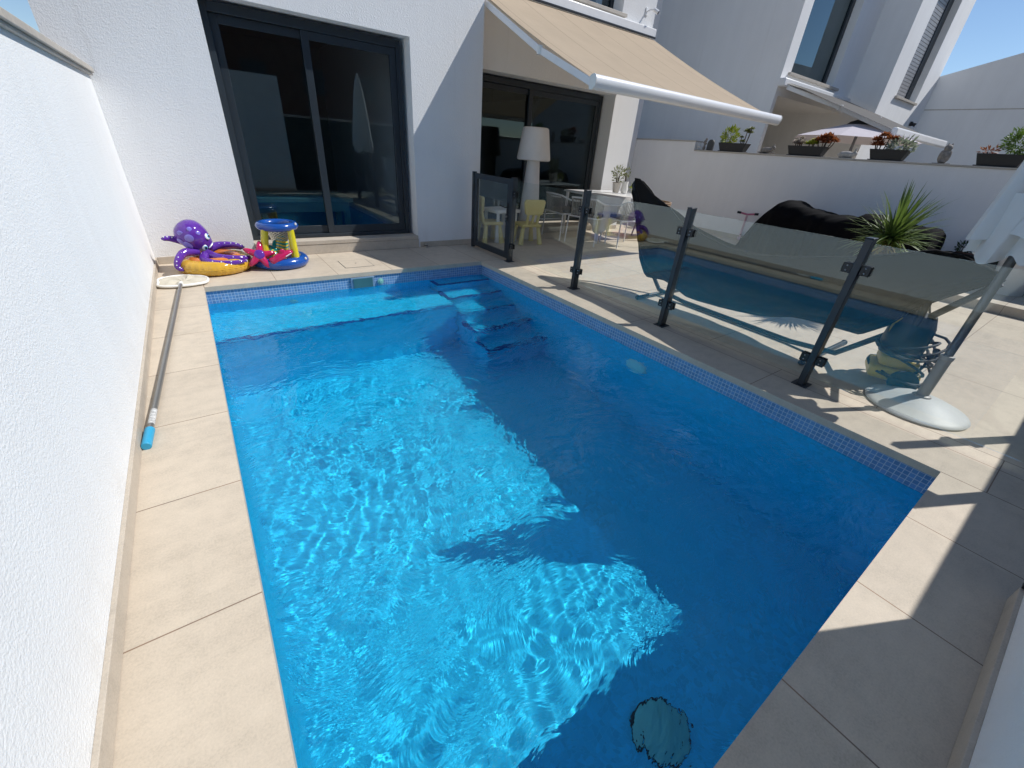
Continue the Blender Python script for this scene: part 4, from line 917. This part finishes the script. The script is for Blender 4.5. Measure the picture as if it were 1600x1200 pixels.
c0_ = rope_chair('rope dining chair in the sun at the pool side of the table', (2.90, .20, 0), math.radians(-8))
copy_thing(c0_, (2.30, 1.06, 0), math.radians(-95), 'shaded rope dining chair nearest the floor lamp')
copy_thing(c0_, (2.40, .55, 0), math.radians(-70), 'rope dining chair half hidden behind the fence post')
def pot(name, loc, prof, mat, label):
    p = thing(name, label, 'pot', loc); m_ = MB(); m_.lathe(prof, 28); m_.build('body', mat, p); m_ = MB(); m_.lathe([(.001, prof[-1][1]), (prof[-2][0]*.98, prof[-1][1]+.001)], 20); m_.build('soil', M['terracotta'], p); return p
pot('flower_pot', (3.33, .90, .748), [(.05, .001), (.075, .15), (.08, .155), (.08, .165), (.07, .165), (.066, .14)], M['ceramic'], 'cream pot with a wispy green plant on the dining table')
bush('herb_plant', (3.33, .90, .90), (.10, .10, .14), 130, .055, M['olive'], 'wispy grey-green plant growing from the cream pot', up=.9, seed=31, stems=9)
pot('vase', (3.46, .82, .748), [(.05, .001), (.065, .06), (.05, .13), (.055, .19), (.05, .19), (.045, .17)], M['white_plastic'], 'white waisted vase beside the cream pot')
bush('herb_plant', (3.46, .82, .93), (.05, .05, .12), 40, .05, M['olive'], 'thin sprigs standing in the white vase', up=1.2, seed=32, stems=6)
pot('flower_pot', (3.66, .78, .748), [(.03, .001), (.045, .05), (.045, .055), (.04, .055), (.038, .045)], M['white_plastic'], 'tiny white pot at the right end of the dining table')
bush('herb_plant', (3.66, .78, .79), (.06, .06, .05), 90, .045, M['green'], 'small yellow-green plant in the tiny white pot', seed=33)
wc = thing('wicker_chair', 'round brown wicker chair behind the dining table', 'chair', (4.12, .66, 0), scale=.86)
m_ = MB(); n = 48
for z, r_ in [(.30+.04*i, .27+.012*i) for i in range(11)]:
    m_.torus((0, 0, z), r_, .014, n, 8)
m_.build('back', M['wicker'], wc)
m_ = MB(); m_.torus((0, 0, .735), .385, .018, n, 10); m_.build('rim', M['wicker'], wc)
m_ = MB(); m_.lathe([(.001, .40), (.28, .40), (.29, .44), (.001, .45)], 32); m_.build('seat', M['white_plastic'], wc)
for a in (.8, 2.4, 3.9, 5.5): m_ = MB(); m_.tube([(.25*math.cos(a), .25*math.sin(a), .3), (.3*math.cos(a), .3*math.sin(a), .001)], .016, 8); m_.build('leg', M['wicker'], wc)

# ================================================================== POOL TOYS
oc = thing('octopus_float', 'purple inflatable octopus with blue spots lying on the yellow ring', 'pool toy', (-2.92, .64, 0), scale=1.03)
# head: a tilted egg leaning towards the right
m_ = MB(); Rm = Euler((math.radians(-8), math.radians(38), math.radians(-15))).to_matrix()
pf = []
for i in range(25):
    t = i/24; z = -.16+.32*t; cm = .6; r_ = .132*math.sqrt(max(0, 1-((t-cm)/(1-cm))**2.2)) if t > cm else .132*(1-.62*((cm-t)/cm)**1.8); pf.append((max(r_, 1e-4), z))
HT = Matrix.Translation((-.05, 0, .32)) @ Matrix.Rotation(math.radians(-38), 4, 'Y') @ Matrix.Rotation(math.radians(8), 4, 'X')
m_.lathe(pf, 36, HT); head = m_.build('head', M['purple'], oc, angle=180)
def on_head(t, a, off=0):
    i = t*24; k_ = min(23, int(i)); r_ = pf[k_][0]+(pf[k_+1][0]-pf[k_][0])*(i-k_); z = pf[k_][1]+(pf[k_+1][1]-pf[k_][1])*(i-k_)
    p = Vector((r_*math.cos(a), r_*math.sin(a), z)); nrm = Vector((math.cos(a), math.sin(a), .35*(t-.45))).normalized()
    return HT @ (p+nrm*off), (HT.to_3x3() @ nrm).normalized()
def patch(parent, name, mat, t, a, r_, th=.006, off=0, sx=1):
    p, nr = on_head(t, a, off); q = nr.to_track_quat('Z', 'Y').to_matrix().to_4x4(); m_ = MB(); m_.ball((0, 0, 0), (r_*sx, r_, th), nu=18, nv=8); m_.v = [tuple((Matrix.Translation(p) @ q) @ Vector(v)) for v in m_.v]; return m_.build(name, mat, parent)
for (t, a, r_) in ((.86, -2.0, .026), (.80, -1.2, .022), (.66, -1.75, .036), (.70, -2.5, .03), (.52, -2.35, .045), (.6, -1.05, .02), (.45, 3.0, .03)): patch(head, 'spot', M['lilac'], t, a, r_)
for (t, a) in ((.36, -.75), (.20, -1.65)):
    e = patch(head, 'eye', M['eye_white'], t, a, .030, .012, .002, .8); patch(e, 'iris', M['eye_blue'], t-.01, a+.05, .021, .008, .010, .8); patch(e, 'pupil', M['eye_black'], t-.015, a+.06, .013, .006, .016, .8)
m_ = MB(); m_.tube([on_head(.10, -1.45+.17*i, .003)[0] for i in range(7)], [.002, .005, .006, .006, .006, .005, .002], 8); m_.build('mouth', M['eye_white'], head)
tent = [[(-.02, 0, .20), (-.14, .02, .27), (-.24, .0, .31), (-.30, -.03, .315)], [(-.06, -.05, .19), (-.16, -.12, .20), (-.22, -.18, .15), (-.24, -.20, .09), (-.20, -.22, .06)],
        [(.02, -.07, .17), (.10, -.16, .145), (.24, -.20, .135), (.33, -.17, .13), (.36, -.12, .13)], [(0, -.09, .16), (-.02, -.2, .14), (.06, -.27, .12), (.20, -.285, .115), (.32, -.25, .12)],
        [(.05, .02, .2), (.14, .05, .22), (.26, .03, .22), (.34, -.02, .20)], [(.03, .1, .19), (.1, .18, .18), (.25, .19, .17), (.33, .12, .16)]]
def smooth_path(P, n=22):
    P = [Vector(p) for p in P]; out = []
    for i in range(n+1):
        t = i/n*(len(P)-1); k_ = min(len(P)-2, int(t)); f = t-k_; p0 = P[max(0, k_-1)]; p1 = P[k_]; p2 = P[k_+1]; p3 = P[min(len(P)-1, k_+2)]
        out.append(.5*((2*p1)+(p2-p0)*f+(2*p0-5*p1+4*p2-p3)*f*f+(3*p1-p0-3*p2+p3)*f**3))
    return out
for tt in tent:
    m_ = MB(); sp = smooth_path(tt); m_.tube(sp, [.042*(1-.62*(i/22)**1.2)*(1 if i < 21 else .6) for i in range(23)], 14); te = m_.build('tentacle', M['purple'], oc)
    m_ = MB()
    for i in range(4, 21, 3): m_.ball(sp[i]+Vector((0, -.028*(1-.5*i/22), .018)), (.007, .006, .006), nu=8, nv=6)
    m_.build('sucker_spot', M['eye_white'], te)
rg = thing('inflatable_ring', 'yellow inflatable swim ring lying under the purple octopus', 'pool toy', (-2.86, .62, 0))
m_ = MB(); m_.torus((0, 0, .072), .265, .072, 216, 18, wr=.03); m_.build('ring', M['yellow_vinyl'], rg, angle=180)
m_ = MB(); m_.torus((0, 0, .105), .20, .055, 60, 14); m_.build('inner_ring', M['orange_vinyl'], rg, angle=180)
def seam_ring(R_, z, r_, par, mat, x0=0): m_ = MB(); m_.torus((x0, 0, z), R_, .0035, 72, 8); m_.build('seam', mat, par); m_ = MB(); m_.lathe([(.011, 0), (.011, .012), (.006, .014), (.006, .022), (.0001, .023)], 14, Matrix.Translation((x0+R_*.80, -R_*.58, z+r_*.55)) @ Matrix.Rotation(.5, 4, 'X')); m_.build('valve', M['white_plastic'], par)
seam_ring(.265+.071, .072, .06, rg, M['yellow_vinyl']); 
sf = thing('starfish_float', 'magenta inflatable starfish leaning between the yellow and blue rings', 'pool toy', (-2.46, .44, .155), 0, rot=(math.radians(62), math.radians(8), math.radians(-8)), scale=1.1)
m_ = MB(); n = 100; vs = []; fs = []
for layer in range(9):
    t = layer/8; f = math.sin(PI*t)**.5; zz = -math.cos(PI*t)
    for k_ in range(n):
        a = 2*PI*k_/n; r_ = .056/(1-.60*(.5+.5*math.cos(5*a))**.75); vs.append((r_*f*math.cos(a+.3), r_*f*math.sin(a+.3), zz*.034))
for i in range(8):
    for k_ in range(n): fs.append((i*n+k_, i*n+(k_+1) % n, (i+1)*n+(k_+1) % n, (i+1)*n+k_))
m_.add(vs, fs); m_.build('body', M['magenta_vinyl'], sf, angle=180)
m_ = MB(); m_.ball((0, 0, .03), (.045, .045, .012), nu=20, nv=8); m_.build('centre_spot', M['purple'], sf)
hp = thing('hoop_float', 'floating basketball hoop with blue rings on four yellow posts', 'pool toy', (-2.25, .60, 0))
m_ = MB(); m_.torus((0, 0, .058), .225, .058, 72, 16, wr=.01); m_.build('base_ring', M['blue_vinyl'], hp, angle=180)
m_ = MB(); m_.torus((.03, 0, .42), .165, .040, 72, 14, wr=.01); m_.build('top_ring', M['blue_vinyl'], hp, angle=180)
seam_ring(.225+.057, .058, .05, hp, M['blue_vinyl']); seam_ring(.165+.039, .42, .034, hp, M['blue_vinyl'], .03)
for a in (.6, 2.3, 3.75, 5.4): m_ = MB(); m_.tube([(.205*math.cos(a), .205*math.sin(a), .07), (.03+.162*math.cos(a), .162*math.sin(a), .41)], [.040, .033], 16); m_.build('post', M['lemon_vinyl'], hp)
m_ = MB(); vs = []; fs = []; n = 28
for i in range(10):
    for k_ in range(n): a = 2*PI*k_/n; r_ = .125*(1-.45*i/9); vs.append((.03+r_*math.cos(a), r_*math.sin(a), .40-.16*i/9))
net = MB()
for k_ in range(14):
    net.tube([(.03+.125*(1-.45*i/9)*math.cos(2*PI*(k_/14+i*.055)), .125*(1-.45*i/9)*math.sin(2*PI*(k_/14+i*.055)), .40-.16*i/9) for i in range(10)], .0025, 5)
    net.tube([(.03+.125*(1-.45*i/9)*math.cos(2*PI*(k_/14-i*.055)), .125*(1-.45*i/9)*math.sin(2*PI*(k_/14-i*.055)), .40-.16*i/9) for i in range(10)], .0025, 5)
net.build('net', M['net'], hp)
k = NT('striped_fish_vinyl'); co = k.coord(); wv = k.n('ShaderNodeTexWave', wave_type='BANDS', bands_direction='X'); wv.inputs['Scale'].default_value = 9; wv.inputs['Distortion'].default_value = 4; wv.inputs['Detail'].default_value = 1; k.l(co, wv.inputs['Vector'])
k.l(k.ramp(wv.outputs['Fac'], [(.45, (.01, .26, .22)), (.62, (.65, .48, .03))]), k.b.inputs['Base Color']); k.b.inputs['Roughness'].default_value = .12; k.b.inputs['Coat Weight'].default_value = .4
def fish(label, loc, rot, s=1):
    p = thing('fish_float', label, 'pool toy', loc, 0, None, rot, s); m_ = MB(); m_.ball((0, 0, 0), (.12, .045, .075), nu=26, nv=14); m_.build('body', k.m, p)
    m_ = MB(); m_.ball((-.14, 0, .03), (.05, .012, .03), Euler((0, .7, 0)).to_matrix(), 14, 8); m_.ball((-.14, 0, -.03), (.05, .012, .03), Euler((0, -.7, 0)).to_matrix(), 14, 8); m_.build('tail', M['lemon_vinyl'], p)
    m_ = MB(); m_.ball((0, 0, .08), (.06, .012, .03), nu=14, nv=8); m_.build('fin', M['teal_vinyl'], p); return p
fish('striped green and yellow inflatable fish standing upright inside the hoop', (-2.22, .56, .21), (.15, math.radians(-78), .3))
fish('striped green and yellow inflatable fish lying low beside the starfish', (-2.36, .50, .15), (.5, math.radians(-30), math.radians(150)), .85)
pf_ = thing('pool_float', 'slim magenta inflatable leaning across the front of the blue ring', 'pool toy', (-2.26, .38, .135), 0, None, (0, math.radians(-24), math.radians(8)))
m_ = MB(); m_.tube([(-.13+.26*i/16, 0, .012*math.sin(PI*i/16)) for i in range(17)], [.001]+[.042*math.sin(PI*min(1, (.12+.86*i/16)))**.5 for i in range(1, 16)]+[.001], 18); m_.build('body', M['magenta_vinyl'], pf_, angle=180)
m_ = MB(); m_.ball((.03, -.02, .05), (.03, .01, .03), nu=12, nv=8); m_.ball((-.10, .02, .03), (.03, .03, .012), nu=12, nv=8); m_.build('fin', M['magenta_vinyl'], pf_)
m_ = MB(); m_.tube([(.03, -.042, .0), (.10, -.038, .002)], .004, 6); m_.build('stripe', M['eye_white'], pf_)
# leaf skimmer
ls = thing('leaf_skimmer', 'leaf skimmer with white net head and long grey pole lying along the left wall', 'pool net')
m_ = MB(); P0 = Vector((-3.165, .04, .03)); P1 = Vector((-3.318, -2.40, .018)); m_.tube([P0, P1], .0145, 18); m_.build('pole', M['pole_alu'], ls)
m_ = MB(); dd = (P1-P0).normalized(); m_.tube([P1-dd*.02, P1+dd*.125], .020, 20); m_.build('grip', M['blue_grip'], ls, bevel=.003)
m_ = MB(); m_.tube([P1-dd*.20, P1-dd*.06], .0149, 16); m_.build('worn_sleeve', plain('chalky_worn_metal', (.46, .46, .45), .7, 0, .5, 60), ls)
fr = [(-3.34, .10), (-3.355, .20), (-3.33, .31), (-3.25, .37), (-3.17, .385), (-3.06, .35), (-2.98, .28), (-2.955, .19), (-2.975, .09), (-3.05, .05), (-3.165, .035), (-3.28, .055)]
fr = [((x if x > -3.335 else -3.333), y, .022) for x, y in fr]
m_ = MB(); m_.tube(smooth_path(fr+[fr[0]], 60)[:-1], .012, 10, True); m_.tube([P0, P0+Vector((.004, .07, -.005))], .02, 12); m_.build('frame', M['white_plastic'], ls)
m_ = MB(); vs = []; fs = []; rn = random.Random(8); ring = smooth_path(fr+[fr[0]], 60)[:-1]; cx, cy = -3.155, .20
for i in range(9):
    t = i/8
    for p in ring:
        x = p.x+(cx-p.x)*t; y = p.y+(cy-p.y)*t; a = math.atan2(y-cy, x-cx); z = .026+.022*math.sin(PI*t)*(.6+.4*math.sin(5*a+1+4*t))+.012*math.sin(9*a+12*t)*t*(1-t)*4-.014*t
        vs.append((x, y, max(.006, z)))
n = len(ring)
for i in range(8):
    for k_ in range(n): fs.append((i*n+k_, i*n+(k_+1) % n, (i+1)*n+(k_+1) % n, (i+1)*n+k_))
m_.add(vs, fs); m_.build('net', M['net'], ls, angle=180)
